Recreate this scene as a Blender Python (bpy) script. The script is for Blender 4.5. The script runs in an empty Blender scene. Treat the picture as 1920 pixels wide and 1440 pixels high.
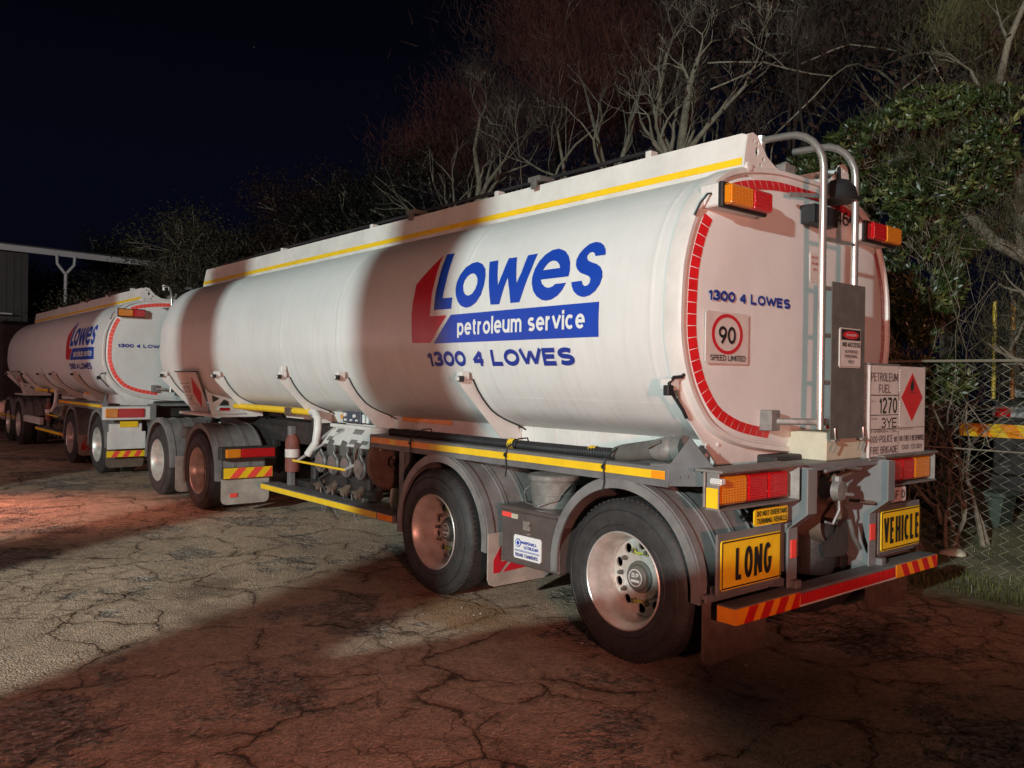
import bpy, bmesh, math, random
from mathutils import Vector, Matrix
from math import sin, cos, pi, radians
random.seed(7)
S = bpy.context.scene
COL = S.collection
# ------------------------------------------------------------------ camera
# vehicle axes: +X forward, +Y towards the left (near) side, +Z up, metres
cam = bpy.data.objects.new('camera', bpy.data.cameras.new('camera')); COL.objects.link(cam)
cam.data.sensor_width = 36; cam.data.lens = 36*1559.67/1920; cam.data.clip_end = 400; cam.data.clip_start = .05
r_, u_, f_ = Vector((-.64129,-.76716,.01462)), Vector((.01161,.00935,.99989)), Vector((.76721,-.64139,-.00291))
cam.matrix_world = Matrix(((r_.x,u_.x,-f_.x,-2.658),(r_.y,u_.y,-f_.y,5.058),(r_.z,u_.z,-f_.z,1.727),(0,0,0,1)))
S.camera = cam
# ------------------------------------------------------------------ world: night sky
w = bpy.data.worlds.new('World'); S.world = w; w.use_nodes = True
nt = w.node_tree; N = nt.nodes; K = nt.links
bg = N['Background']
geo = N.new('ShaderNodeTexCoord'); sep = N.new('ShaderNodeSeparateXYZ'); K.new(geo.outputs['Generated'], sep.inputs[0])
rmp = N.new('ShaderNodeValToRGB'); K.new(sep.outputs['Z'], rmp.inputs[0])
rmp.color_ramp.elements[0].position = 0.0; rmp.color_ramp.elements[0].color = (.0013,.0017,.0040,1)
rmp.color_ramp.elements[1].position = 0.5; rmp.color_ramp.elements[1].color = (.0008,.0009,.0014,1)
e = rmp.color_ramp.elements.new(.2); e.color = (.0015,.0020,.0060,1)
vor = N.new('ShaderNodeTexVoronoi'); vor.inputs['Scale'].default_value = 34; K.new(geo.outputs['Generated'], vor.inputs['Vector'])
lt = N.new('ShaderNodeMath'); lt.operation = 'LESS_THAN'; lt.inputs[1].default_value = .022; K.new(vor.outputs['Distance'], lt.inputs[0])
sc = N.new('ShaderNodeMath'); sc.operation = 'MULTIPLY'; K.new(lt.outputs[0], sc.inputs[0]); K.new(vor.outputs['Color'], sc.inputs[1])
pw = N.new('ShaderNodeMath'); pw.operation = 'MULTIPLY'; pw.inputs[1].default_value = .12; K.new(sc.outputs[0], pw.inputs[0])
ad = N.new('ShaderNodeMixRGB'); ad.blend_type = 'ADD'; ad.inputs[0].default_value = 1
K.new(rmp.outputs[0], ad.inputs[1]); K.new(pw.outputs[0], ad.inputs[2]); K.new(ad.outputs[0], bg.inputs[0]); bg.inputs[1].default_value = 1.0
# ------------------------------------------------------------------ lamps of the yard
def lamp(name, kind, loc, power, color, size, tgt=None):
    d = bpy.data.lights.new(name, kind); d.energy = power; d.color = color
    d.shadow_soft_size = size
    o = bpy.data.objects.new(name, d); o.location = loc; COL.objects.link(o); return o
lamp('yard_flood_light', 'POINT', (-6.0, 20.0, 5.4), 15400, (.84,1.0,.975), .20)
lamp('red_neon_light', 'POINT', (-5.6, 5.6, 1.90), 1160, (1.0,.36,.27), .16)
rg=lamp('red_canopy_light', 'SPOT', (10.9, 7.8, 3.0), 4300, (1.0,.34,.24), .25)
rg.data.spot_size=radians(52); rg.data.spot_blend=1.0; rg.rotation_euler=(Vector((9.9,4.9,0))-Vector((10.9,7.8,3.0))).to_track_quat('-Z','Y').to_euler()
lamp('red_tail_glow', 'POINT', (16.5, 9.0, 2.4), 480, (1.0,.60,.58), .15)
S.view_settings.view_transform = 'Standard'; S.view_settings.look = 'None'; S.view_settings.exposure = 0.0; S.view_settings.gamma = 1
# ------------------------------------------------------------------ materials
def mat(name, col, rough=.5, metal=0, var=.12, vscale=3.0, bump=0, bscale=40, spec=.5, coat=0, col2=None, trans=0, emit=0):
    m = bpy.data.materials.new(name); m.use_nodes = True
    n = m.node_tree.nodes; l = m.node_tree.links; b = n['Principled BSDF']
    b.inputs['Roughness'].default_value = rough; b.inputs['Metallic'].default_value = metal
    b.inputs['Specular IOR Level'].default_value = spec; b.inputs['Coat Weight'].default_value = coat
    tc = n.new('ShaderNodeTexCoord')
    if var:
        nz = n.new('ShaderNodeTexNoise'); nz.inputs['Scale'].default_value = vscale; nz.inputs['Detail'].default_value = 6; nz.inputs['Roughness'].default_value = .65
        l.new(tc.outputs['Object'], nz.inputs['Vector'])
        mx = n.new('ShaderNodeMixRGB'); c2 = col2 or tuple(c*(1-var*2) for c in col)
        rp = n.new('ShaderNodeValToRGB'); rp.color_ramp.elements[0].position=.35; rp.color_ramp.elements[1].position=.68
        l.new(nz.outputs['Fac'], rp.inputs[0]); l.new(rp.outputs[0], mx.inputs[0])
        mx.inputs[1].default_value = (*col,1); mx.inputs[2].default_value = (*c2,1); l.new(mx.outputs[0], b.inputs['Base Color'])
        mr = n.new('ShaderNodeMapRange'); mr.inputs['To Min'].default_value = max(.05,rough-.08); mr.inputs['To Max'].default_value = min(1,rough+.12)
        l.new(nz.outputs['Fac'], mr.inputs['Value']); l.new(mr.outputs[0], b.inputs['Roughness'])
    else: b.inputs['Base Color'].default_value = (*col,1)
    if bump:
        nb = n.new('ShaderNodeTexNoise'); nb.inputs['Scale'].default_value = bscale; nb.inputs['Detail'].default_value = 4
        l.new(tc.outputs['Object'], nb.inputs['Vector'])
        bp = n.new('ShaderNodeBump'); bp.inputs['Strength'].default_value = bump; bp.inputs['Distance'].default_value = .02
        l.new(nb.outputs['Fac'], bp.inputs['Height']); l.new(bp.outputs[0], b.inputs['Normal'])
    return m
M = {}
M['tank'] = mat('tank_white_paint', (.78,.785,.765), .42, var=.05, vscale=1.1, bump=.10, bscale=1.7, spec=.4)
def film(m):
    n=m.node_tree.nodes; l=m.node_tree.links; b=n['Principled BSDF']; src=b.inputs['Base Color'].links[0].from_socket
    tc=n.new('ShaderNodeTexCoord'); mp=n.new('ShaderNodeMapping'); mp.inputs['Scale'].default_value=(9,1.2,.7); l.new(tc.outputs['Object'],mp.inputs[0])
    nz=n.new('ShaderNodeTexNoise'); nz.inputs['Scale'].default_value=2.5; nz.inputs['Detail'].default_value=7; nz.inputs['Roughness'].default_value=.7; l.new(mp.outputs[0],nz.inputs[0])
    sp=n.new('ShaderNodeSeparateXYZ'); l.new(tc.outputs['Object'],sp.inputs[0]); g_=n.new('ShaderNodeMapRange'); g_.inputs['From Min'].default_value=2.9; g_.inputs['From Max'].default_value=1.4; g_.inputs['To Min'].default_value=.25; g_.inputs['To Max'].default_value=1; l.new(sp.outputs['Z'],g_.inputs[0])
    r=n.new('ShaderNodeMapRange'); r.inputs['From Min'].default_value=.48; r.inputs['From Max'].default_value=.78; l.new(nz.outputs['Fac'],r.inputs[0])
    m2=n.new('ShaderNodeMath'); m2.operation='MULTIPLY'; l.new(g_.outputs[0],m2.inputs[0]); l.new(r.outputs[0],m2.inputs[1])
    mx=n.new('ShaderNodeMixRGB'); mx.blend_type='MULTIPLY'; l.new(m2.outputs[0],mx.inputs[0]); l.new(src,mx.inputs[1]); mx.inputs[2].default_value=(.84,.82,.78,1); l.new(mx.outputs[0],b.inputs['Base Color'])
film(M['tank'])
M['alu'] = mat('mill_aluminium', (.62,.62,.60), .42, metal=.55, var=.1, vscale=6)
M['white'] = mat('white_painted_metal', (.76,.74,.70), .45, var=.09, vscale=4)
M['frame'] = mat('grey_chassis_paint', (.20,.20,.20), .5, var=.2, vscale=4)
M['plate'] = mat('blue_grey_plate', (.22,.225,.225), .5, var=.1, vscale=4)
M['guard'] = mat('dull_guard_plate', (.135,.13,.115), .65, var=.16, vscale=10)
M['dark'] = mat('dark_underbody', (.035,.032,.030), .6, var=.3, vscale=6, bump=.2)
M['black'] = mat('black_rubber', (.022,.022,.024), .55, var=.2, vscale=12)
M['yellow'] = mat('yellow_reflective', (1.0,.64,.02), .38, var=.07, vscale=10)
M['orange'] = mat('orange_reflective', (1.0,.34,.012), .38, var=.07, vscale=10)
M['red'] = mat('red_reflective', (.66,.015,.02), .35, var=.1, vscale=12)
M['redlogo'] = mat('red_vinyl', (.60,.02,.035), .4, var=.05)
M['redhot'] = mat('bright_red_reflective', (1.0,.09,.07), .35, var=.05)
M['blue'] = mat('blue_vinyl', (.012,.065,.46), .4, var=.05)
M['navy'] = mat('navy_vinyl', (.018,.045,.32), .4, var=.05)
M['ink'] = mat('black_ink', (.02,.018,.018), .5, var=.1)
M['greyink'] = mat('worn_grey_ink', (.16,.12,.12), .6, var=.15)
M['sign'] = mat('sign_white', (.70,.63,.58), .45, var=.07, vscale=9)
M['vwhite'] = mat('white_vinyl', (.84,.84,.82), .4, var=.03)
M['steel'] = mat('polished_rim_alloy', (.72,.70,.66), .34, metal=.4, var=.12, vscale=9, col2=(.52,.46,.40))
M['valve'] = mat('dull_valve_alloy', (.26,.25,.24), .38, metal=.5, var=.2, vscale=14)
M['panelblue'] = mat('slate_panel', (.07,.09,.13), .5, var=.2)
M['chrome'] = mat('stainless_tube', (.74,.71,.66), .27, metal=.8, var=.06)
M['lime'] = mat('lime_plastic', (.45,.50,.06), .5, var=.05)
M['fend'] = mat('grey_mudguard_plastic', (.24,.235,.23), .36, var=.18, vscale=7, spec=.6)
M['rust'] = mat('brown_rusty_steel', (.17,.12,.09), .65, var=.25, vscale=9)
M['galv'] = mat('dusty_galvanised', (.30,.29,.27), .55, metal=.3, var=.2, vscale=14)
M['boxg'] = mat('brown_grey_toolbox', (.16,.13,.12), .38, metal=.3, var=.15, vscale=12)
M['flap'] = mat('pale_mudflap', (.50,.44,.38), .6, var=.2, vscale=6)
M['extred'] = mat('faded_red_cover', (.25,.08,.06), .6, var=.2, vscale=8)
M['cream'] = mat('cream_cabinet', (.60,.58,.44), .5, var=.1, vscale=7)
def tyre_mat():
    m = mat('tyre_rubber', (.045,.043,.042), .62, var=.25, vscale=10, bump=.15, bscale=30); return m
M['tyre'] = tyre_mat()
def lens(name, c):
    m = mat(name, c, .18, var=.0, spec=.7, coat=.6); n=m.node_tree.nodes; l=m.node_tree.links
    t=n.new('ShaderNodeTexCoord'); v=n.new('ShaderNodeTexWave'); v.bands_direction='Z'; v.inputs['Scale'].default_value=22
    l.new(t.outputs['Object'],v.inputs[0]); v2=n.new('ShaderNodeTexWave'); v2.bands_direction='Y'; v2.inputs['Scale'].default_value=22
    l.new(t.outputs['Object'],v2.inputs[0]); a=n.new('ShaderNodeMath'); l.new(v.outputs['Fac'],a.inputs[0]); l.new(v2.outputs['Fac'],a.inputs[1])
    b=n.new('ShaderNodeBump'); b.inputs['Distance'].default_value=.004; b.inputs['Strength'].default_value=.8; l.new(a.outputs[0],b.inputs['Height']); l.new(b.outputs[0],n['Principled BSDF'].inputs['Normal']); return m
M['lred'] = lens('red_lens', (.62,.008,.012)); M['lamb'] = lens('amber_lens', (.85,.26,.01)); M['lclr'] = lens('clear_lens',(.75,.75,.72))
M['bark'] = mat('grey_bark', (.25,.22,.165), .85, var=.25, vscale=8, bump=.5, bscale=30)
M['twig'] = mat('bare_twigs', (.065,.045,.034), .9, var=.25, vscale=2)
M['feather'] = mat('olive_feathery_needles', (.17,.145,.065), .9, var=.3, vscale=1.2)
M['needle'] = mat('olive_needles', (.085,.072,.034), .9, var=.3, vscale=1.2)
M['glowneedle'] = mat('red_glow_twigs', (.095,.026,.017), .9, var=.3, vscale=1.0)  # red light glow on the middle crowns, put into the twig colour
M['redneedle'] = mat('russet_needles', (.045,.016,.010), .9, var=.3, vscale=1.2)
M['leaf'] = mat('glossy_leaf', (.05,.075,.018), .36, var=.4, vscale=1.6, spec=.5, col2=(.012,.022,.007))
M['leafl'] = mat('pale_leaf', (.15,.17,.05), .4, var=.25, vscale=3, spec=.5)
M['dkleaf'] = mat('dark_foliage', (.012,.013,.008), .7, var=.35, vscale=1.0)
M['wall'] = mat('dark_wall_cladding', (.065,.055,.055), .8, var=.1, vscale=1)
M['fascia'] = mat('white_fascia', (.50,.46,.47), .6, var=.06, vscale=1)
M['concrete'] = mat('concrete', (.35,.33,.30), .8, var=.12, vscale=2, bump=.2)
M['wire'] = mat('galvanised_wire', (.33,.30,.22), .5, metal=.3, var=.15)
# ------------------------------------------------------------------ object helpers
def props(o, label=None, cat=None, group=None, kind=None):
    if label: o['label']=label
    if cat: o['category']=cat
    if group: o['group']=group
    if kind: o['kind']=kind
    return o
def thing(name, label, cat, loc=(0,0,0), group=None):
    o = bpy.data.objects.new(name, None); o.location = loc; o.empty_display_size=.2; COL.objects.link(o)
    return props(o, label, cat, group)
def link(name, me, mats, parent=None, smooth=35):
    o = bpy.data.objects.new(name, me); COL.objects.link(o)
    if not isinstance(mats,(list,tuple)): mats=[mats]
    me.materials.clear()
    for m in mats: me.materials.append(m)
    if smooth:
        me.shade_smooth(); me.set_sharp_from_angle(angle=radians(smooth))
    if parent is not None: o.parent = parent
    return o
class G:
    """collects shapes and links them as one mesh object"""
    def __init__(s): s.b = bmesh.new(); s.mi = 0
    def box(s, x0,x1,y0,y1,z0,z1, bev=.004, mi=0, rot=None, piv=None):
        m = bmesh.new(); bmesh.ops.create_cube(m, size=1)
        for v in m.verts: v.co = Vector(((x0+x1)/2+v.co.x*abs(x1-x0),(y0+y1)/2+v.co.y*abs(y1-y0),(z0+z1)/2+v.co.z*abs(z1-z0)))
        bv = min(bev, .3*min(abs(x1-x0),abs(y1-y0),abs(z1-z0)))
        if bv>0: bmesh.ops.bevel(m, geom=m.edges[:], offset=bv, segments=1, affect='EDGES')
        if rot is not None:
            p = Vector(piv) if piv else Vector(((x0+x1)/2,(y0+y1)/2,(z0+z1)/2))
            for v in m.verts: v.co = rot@(v.co-p)+p
        return s.add(m, mi)
    def add(s, m, mi=0):
        for f in m.faces: f.material_index = mi
        me = bpy.data.meshes.new('t'); m.to_mesh(me); m.free(); s.b.from_mesh(me); bpy.data.meshes.remove(me); return s
    def tube(s, pts, r, n=8, mi=0, cap=True):
        pts=[Vector(p) for p in pts]; R = r if isinstance(r,(list,tuple)) else [r]*len(pts)
        rings=[]; up=None
        for i,p in enumerate(pts):
            t = (pts[min(i+1,len(pts)-1)]-pts[max(i-1,0)]).normalized()
            if up is None: up = Vector((0,0,1)) if abs(t.z)<.9 else Vector((1,0,0))
            a = t.cross(up)
            if a.length<1e-4: a = t.orthogonal()
            a.normalize(); c = a.cross(t).normalized(); up=c
            rings.append([s.b.verts.new(p+(a*cos(2*pi*k/n)+c*sin(2*pi*k/n))*R[i]) for k in range(n)])
        for q in range(len(rings)-1):
            for k in range(n):
                f=s.b.faces.new((rings[q][k],rings[q][(k+1)%n],rings[q+1][(k+1)%n],rings[q+1][k])); f.material_index=mi
        if cap:
            f=s.b.faces.new(rings[0][::-1]); f.material_index=mi; f=s.b.faces.new(rings[-1]); f.material_index=mi
        return s
    def lathe(s, prof, c=(0,0,0), axis='y', n=48, mi=0, closed=False):
        """prof: list of (radius, offset along axis)"""
        rings=[]; c=Vector(c)
        for r,h in prof:
            ring=[]
            for k in range(n):
                a=2*pi*k/n; u,v=r*cos(a),r*sin(a)
                d={'y':(u,h,v),'x':(h,u,v),'z':(u,v,h)}[axis]
                ring.append(s.b.verts.new(c+Vector(d)))
            rings.append(ring)
        L=len(rings)
        for q in range(L if closed else L-1):
            for k in range(n):
                A=rings[q]; B=rings[(q+1)%L]
                f=s.b.faces.new((A[k],A[(k+1)%n],B[(k+1)%n],B[k])); f.material_index=mi
        return s
    def quad(s, pts, mi=0):
        f=s.b.faces.new([s.b.verts.new(Vector(p)) for p in pts]); f.material_index=mi; return s
    def poly(s, loops, fn, t=.01, cutv=None, mi=0):
        """loops: outline + holes in (u,v); fn(u,v,w) -> xyz; thickness t"""
        m=flat(loops,t)
        if cutv: cut(m,cutv)
        for v in m.verts: v.co=Vector(fn(*v.co))
        return s.add(m,mi)
    def text(s, body, box, fn, bold=.0, shear=0, cutv=None, mi=0, t=.0):
        m=strokes(body,box,.145+bold*2.6)
        if cutv: cut(m,cutv)
        for v in m.verts: v.co=Vector(fn(*v.co))
        return s.add(m,mi)
    def build(s, name, mats, parent=None, smooth=35, fixn=True):
        if fixn: bmesh.ops.recalc_face_normals(s.b, faces=s.b.faces[:])
        me=bpy.data.meshes.new(name); s.b.to_mesh(me); s.b.free()
        return link(name, me, mats, parent, smooth)
def curve2bm(cu):
    o=bpy.data.objects.new('tmp',cu); COL.objects.link(o)
    bpy.context.view_layer.update(); dg=bpy.context.evaluated_depsgraph_get()
    me=bpy.data.meshes.new_from_object(o.evaluated_get(dg)); m=bmesh.new(); m.from_mesh(me)
    bpy.data.meshes.remove(me); bpy.data.objects.remove(o); bpy.data.curves.remove(cu); return m
def flat(loops, t=0):
    cu=bpy.data.curves.new('c','CURVE'); cu.dimensions='2D'; cu.fill_mode='BOTH' if t else 'FRONT'; cu.extrude=t/2
    for lp in loops:
        sp=cu.splines.new('POLY'); sp.points.add(len(lp)-1); sp.use_cyclic_u=True
        for i,(a,b) in enumerate(lp): sp.points[i].co=(a,b,0,1)
    return curve2bm(cu)
def _a(cx,cy,rx,ry,a0,a1,n=10): return [(cx+rx*cos(radians(a0+(a1-a0)*k/n)),cy+ry*sin(radians(a0+(a1-a0)*k/n))) for k in range(n+1)]
_O=_a(.5,.5,.5,.5,90,450,24); _b=lambda y:_a(.5,.5*y,.5,.5*y,90,450,20)
XH=.70
GL={'A':(.66,[[(0,0),(.5,1),(1,0)],[(.18,.34),(.82,.34)]]),'B':(.58,[[(0,0),(0,1),(.55,1)]+_a(.55,.77,.4,.23,90,-90)+[(0,.54)],[(.55,.54)]+_a(.55,.27,.45,.27,90,-90)+[(0,0)]]),
'C':(.62,[_a(.5,.5,.5,.5,50,310,18)]),'D':(.60,[[(0,0),(0,1),(.4,1)]+_a(.4,.5,.6,.5,90,-90,14)+[(0,0)]]),'E':(.52,[[(1,1),(0,1),(0,0),(1,0)],[(0,.52),(.9,.52)]]),
'F':(.50,[[(1,1),(0,1),(0,0)],[(0,.52),(.85,.52)]]),'G':(.64,[_a(.5,.5,.5,.5,50,330,18)+[(1,.45),(.6,.45)]]),'H':(.60,[[(0,0),(0,1)],[(1,0),(1,1)],[(0,.52),(1,.52)]]),
'I':(.0,[[(0,0),(0,1)]]),'J':(.5,[[(1,1),(1,.3)]+_a(.5,.3,.5,.3,0,-180)]),'K':(.6,[[(0,0),(0,1)],[(1,1),(.05,.42)],[(.3,.6),(1,0)]]),'L':(.50,[[(0,1),(0,0),(1,0)]]),
'M':(.74,[[(0,0),(0,1),(.5,.2),(1,1),(1,0)]]),'N':(.62,[[(0,0),(0,1),(1,0),(1,1)]]),'O':(.64,[_O]),'P':(.56,[[(0,0),(0,1),(.5,1)]+_a(.5,.73,.5,.27,90,-90)+[(0,.46)]]),
'Q':(.64,[_O,[(.65,.25),(1,-.02)]]),'R':(.60,[[(0,0),(0,1),(.5,1)]+_a(.5,.75,.48,.25,90,-90)+[(0,.5)],[(.55,.5),(1,0)]]),
'S':(.58,[_a(.5,.755,.47,.245,35,270,12)+_a(.5,.255,.5,.255,90,-145,12)]),'T':(.56,[[(0,1),(1,1)],[(.5,1),(.5,0)]]),'U':(.60,[[(0,1),(0,.35)]+_a(.5,.35,.5,.35,180,360)+[(1,1)]]),
'V':(.62,[[(0,1),(.5,0),(1,1)]]),'W':(.92,[[(0,1),(.26,0),(.5,.95),(.74,0),(1,1)]]),'X':(.6,[[(0,0),(1,1)],[(0,1),(1,0)]]),'Y':(.6,[[(0,1),(.5,.45),(1,1)],[(.5,.45),(.5,0)]]),'Z':(.56,[[(0,1),(1,1),(0,0),(1,0)]]),
'0':(.50,[_O]),'1':(.22,[[(0,.74),(.6,.82),(1,1),(1,0)]]),'2':(.5,[_a(.5,.72,.5,.28,165,-30)+[(0,0),(1,0)]]),'3':(.5,[_a(.48,.755,.46,.245,155,-90)+_a(.46,.26,.52,.26,90,-155)]),
'4':(.54,[[(.76,0),(.76,1),(0,.26),(1,.26)]]),'5':(.5,[[(.92,1),(.12,1),(.04,.52)]+_a(.46,.31,.52,.31,130,-150)]),'6':(.5,[_a(.5,.31,.5,.31,0,360,16),[(.02,.38)]+_a(.62,.45,.6,.55,180,75,8)]),
'7':(.5,[[(0,1),(1,1),(.3,0)]]),'8':(.5,[_a(.5,.76,.45,.24,90,450,16),_a(.5,.26,.5,.26,90,450,16)]),'9':(.5,[_a(.5,.69,.5,.31,0,360,16),[(1,.66),(.92,.42),(.42,0)]]),'-':(.3,[[(0,.45),(1,.45)]]),'.':(.0,[[(0,0),(0,.06)]]),
'a':(.4,[_a(.5,.5*XH,.5,.5*XH,90,450,16),[(1,XH),(1,0)]]),'c':(.42,[_a(.5,.5*XH,.5,.5*XH,45,315,14)]),'e':(.43,[[(.02,.36),(1,.36)]+_a(.5,.5*XH,.5,.5*XH,2,318,18)]),'i':(0,[[(0,0),(0,XH)],[(0,.88),(0,1)]]),
'l':(0,[[(0,0),(0,1)]]),'m':(.66,[[(0,0),(0,XH)],[(0,.4)]+_a(.25,XH-.22,.25,.22,160,0,8)+[(.5,0)],[(.5,.4)]+_a(.75,XH-.22,.25,.22,160,0,8)+[(1,0)]]),'o':(.44,[_a(.5,.5*XH,.5,.5*XH,90,450,18)]),
'p':(.42,[[(0,XH),(0,-.28)],_a(.5,.5*XH,.5,.5*XH,90,450,18)]),'r':(.22,[[(0,0),(0,XH)],[(0,.42)]+_a(.9,XH-.26,.9,.26,170,88,6)]),'s':(.36,[_a(.5,.52,.46,.18,35,270,10)+_a(.5,.175,.5,.175,90,-145,10)]),
't':(.22,[[(.35,.96),(.35,.12),(.6,0),(1,.0)],[(-.15,XH),(1,XH)]]),'u':(.40,[[(0,XH),(0,.28)]+_a(.5,.28,.5,.28,180,360)+[(1,XH)],[(1,.3),(1,0)]]),'v':(.42,[[(0,XH),(.5,0),(1,XH)]])}
def ribbon(m,pts,h,z,closed):
    n=len(pts); P=[Vector(p) for p in pts]; Ls=[]
    for i in range(n):
        a=P[i]-P[i-1] if (i>0 or closed) else P[1]-P[0]; b=P[(i+1)%n]-P[i] if (i<n-1 or closed) else P[i]-P[i-1]
        a=a.normalized() if a.length>1e-9 else b.normalized(); b=b.normalized() if b.length>1e-9 else a
        na=Vector((-a.y,a.x)); nb=Vector((-b.y,b.x)); q=(na+nb); q=q.normalized() if q.length>1e-6 else na
        k=1/q.dot(na) if q.dot(na)>.62 else 1.05; Ls.append((P[i]+q*h*k,P[i]-q*h*k))
    V=[(m.verts.new((u.x,u.y,z)),m.verts.new((v.x,v.y,z))) for u,v in Ls]
    for i in range(n if closed else n-1):
        a,b=V[i],V[(i+1)%n]; m.faces.new((a[1],b[1],b[0],a[0]))
def strokes(body, box, wt=.15, lz=.0002):
    """monoline lettering fitted to box; wt = stroke width over cap height"""
    u0,u1,v0,v1=box; H=v1-v0; low=any(c in 'pqgy' for c in body); 
    base=v0; 
    if low: base=v0+H*.2; H*=.8
    st=wt*H; W=[GL[c][0] if c!=' ' else .30 for c in body]; nl=len([c for c in body if c!=' '])
    sp=.085*H; sx=(u1-u0-nl*st-(len(body)-1)*sp)/sum(W)
    if sx<.2*H: st=min(st,.13*H*(u1-u0)/(H*(sum(W)+.2*len(body)))); sp=.5*st; sx=(u1-u0-nl*st-(len(body)-1)*sp)/sum(W)
    x=u0+st/2; m=bmesh.new(); z=0
    for c,wd in zip(body,W):
        if c!=' ':
            for pl in GL[c][1]:
                cl=math.hypot(pl[0][0]-pl[-1][0],pl[0][1]-pl[-1][1])<1e-6; pl=pl[:-1] if cl else pl
                pts=[]
                for a,b in pl: pts.append((x+a*wd*sx, base+st/2+b*(H-st)))
                if not cl:   # square the stroke ends to the letter box
                    for e_,o_ in ((0,1),(-1,-2)):
                        p,q=Vector(pts[e_]),Vector(pts[o_]); d=p-q
                        if abs(pl[e_][1]) in (0,1,XH) and d.length>0 and abs(d.y)>.5*d.length: p=p+d.normalized()*st/2*.98; pts[e_]=tuple(p)
                segs=[[Vector(pts[0])]]; n_=len(pts)
                for i in range(1,n_):
                    segs[-1].append(Vector(pts[i]))
                    if i<n_-1:
                        d0=(Vector(pts[i])-Vector(pts[i-1])).normalized(); d1=(Vector(pts[i+1])-Vector(pts[i])).normalized()
                        if d0.dot(d1)<-.25: segs.append([Vector(pts[i])])
                if len(segs)>1 and cl: segs[-1].append(Vector(pts[0])); cl=False
                for q_ in segs: ribbon(m,q_,st/2,z,cl); z+=lz
        x+=wd*sx+sp+(st if c!=' ' else 0)
    return m
def cut(m, step):
    ys=[v.co.y for v in m.verts]; y=math.floor(min(ys)/step)*step+step
    while y<max(ys):
        bmesh.ops.bisect_plane(m, geom=m.verts[:]+m.edges[:]+m.faces[:], plane_co=(0,y,0), plane_no=(0,1,0)); y+=step
def circ(cx,cy,r,n=20): return [(cx+r*cos(2*pi*k/n),cy+r*sin(2*pi*k/n)) for k in range(n)]
def rect(a,b,c,d): return [(a,c),(b,c),(b,d),(a,d)]
def rear(X, Yc=0, Z=0): return lambda u,v,w: (X-w, Yc-u, Z+v)       # seen from behind: u to the right
def side(X, Y, Z=0): return lambda u,v,w: (X-u, Y+w, Z+v)           # seen from the left: u towards the tail
def arc(cx,cz,r,a0,a1,n): return [(cx+r*cos(radians(a0+(a1-a0)*k/n)), cz+r*sin(radians(a0+(a1-a0)*k/n))) for k in range(n+1)]
# ------------------------------------------------------------------ tank section
PR=[(0,3.12),(0.3,3.115),(.6,3.075),(.80,3.02),(.946,2.935),(1.071,2.805),(1.15,2.67),(1.2,2.54),(1.235,2.4),(1.25,2.2),(1.25,2.05),(1.235,1.94),(1.2,1.82),(1.14,1.69),(1.05,1.57),(.95,1.48),(.8,1.41),(.62,1.36),(.3,1.315),(0,1.295)]
def catmull(P,n=5):
    P=[Vector(p) for p in P]; o=[]
    for i in range(len(P)-1):
        a=P[i-1] if i else Vector((-P[1].x,P[1].y)); d=P[i+2] if i+2<len(P) else Vector((-P[-2].x,P[-2].y))
        b,c=P[i],P[i+1]
        for k in range(n):
            t=k/n; o.append(.5*((2*b)+(c-a)*t+(2*a-5*b+4*c-d)*t*t+(3*b-a-3*c+d)*t**3))
    o.append(P[-1]); return o
HALF=catmull(PR)
LOOP=HALF+[Vector((-p.x,p.y)) for p in HALF[-2:0:-1]]     # closed, clockwise seen from behind
def tank_y(z):
    if z>=HALF[0].y or z<=HALF[-1].y: return 0
    for a,b in zip(HALF,HALF[1:]):
        if b.y<=z<=a.y: return b.x+(a.x-b.x)*(z-b.y)/(a.y-b.y)
    return 0
def inset(d, P=None):
    P=P or LOOP; n=len(P); o=[]
    for i in range(n):
        t=(P[(i+1)%n]-P[i-1]).normalized(); nn=Vector((t.y,-t.x))
        c=Vector((0,2.2))-P[i]
        if nn.dot(c)<0: nn=-nn
        o.append(P[i]+nn*d)
    return o
def loft(g, rings, cap0=True, cap1=True, mi=0):
    vs=[[g.b.verts.new((x,p.x,p.y)) for p in L] for x,L in rings]; n=len(vs[0])
    for a,b in zip(vs,vs[1:]):
        for k in range(n): g.b.faces.new((a[k],a[(k+1)%n],b[(k+1)%n],b[k])).material_index=mi
    if cap0: g.b.faces.new(vs[0])
    if cap1: g.b.faces.new(vs[-1][::-1])
def scl(f, L=None): return [Vector((p.x*f, 2.2+(p.y-2.2)*f)) for p in (L or LOOP)]
def on_tank(off=.004):
    def fn(u,v,w): return (-u, tank_y(v)+off+w, v)
    return fn
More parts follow.
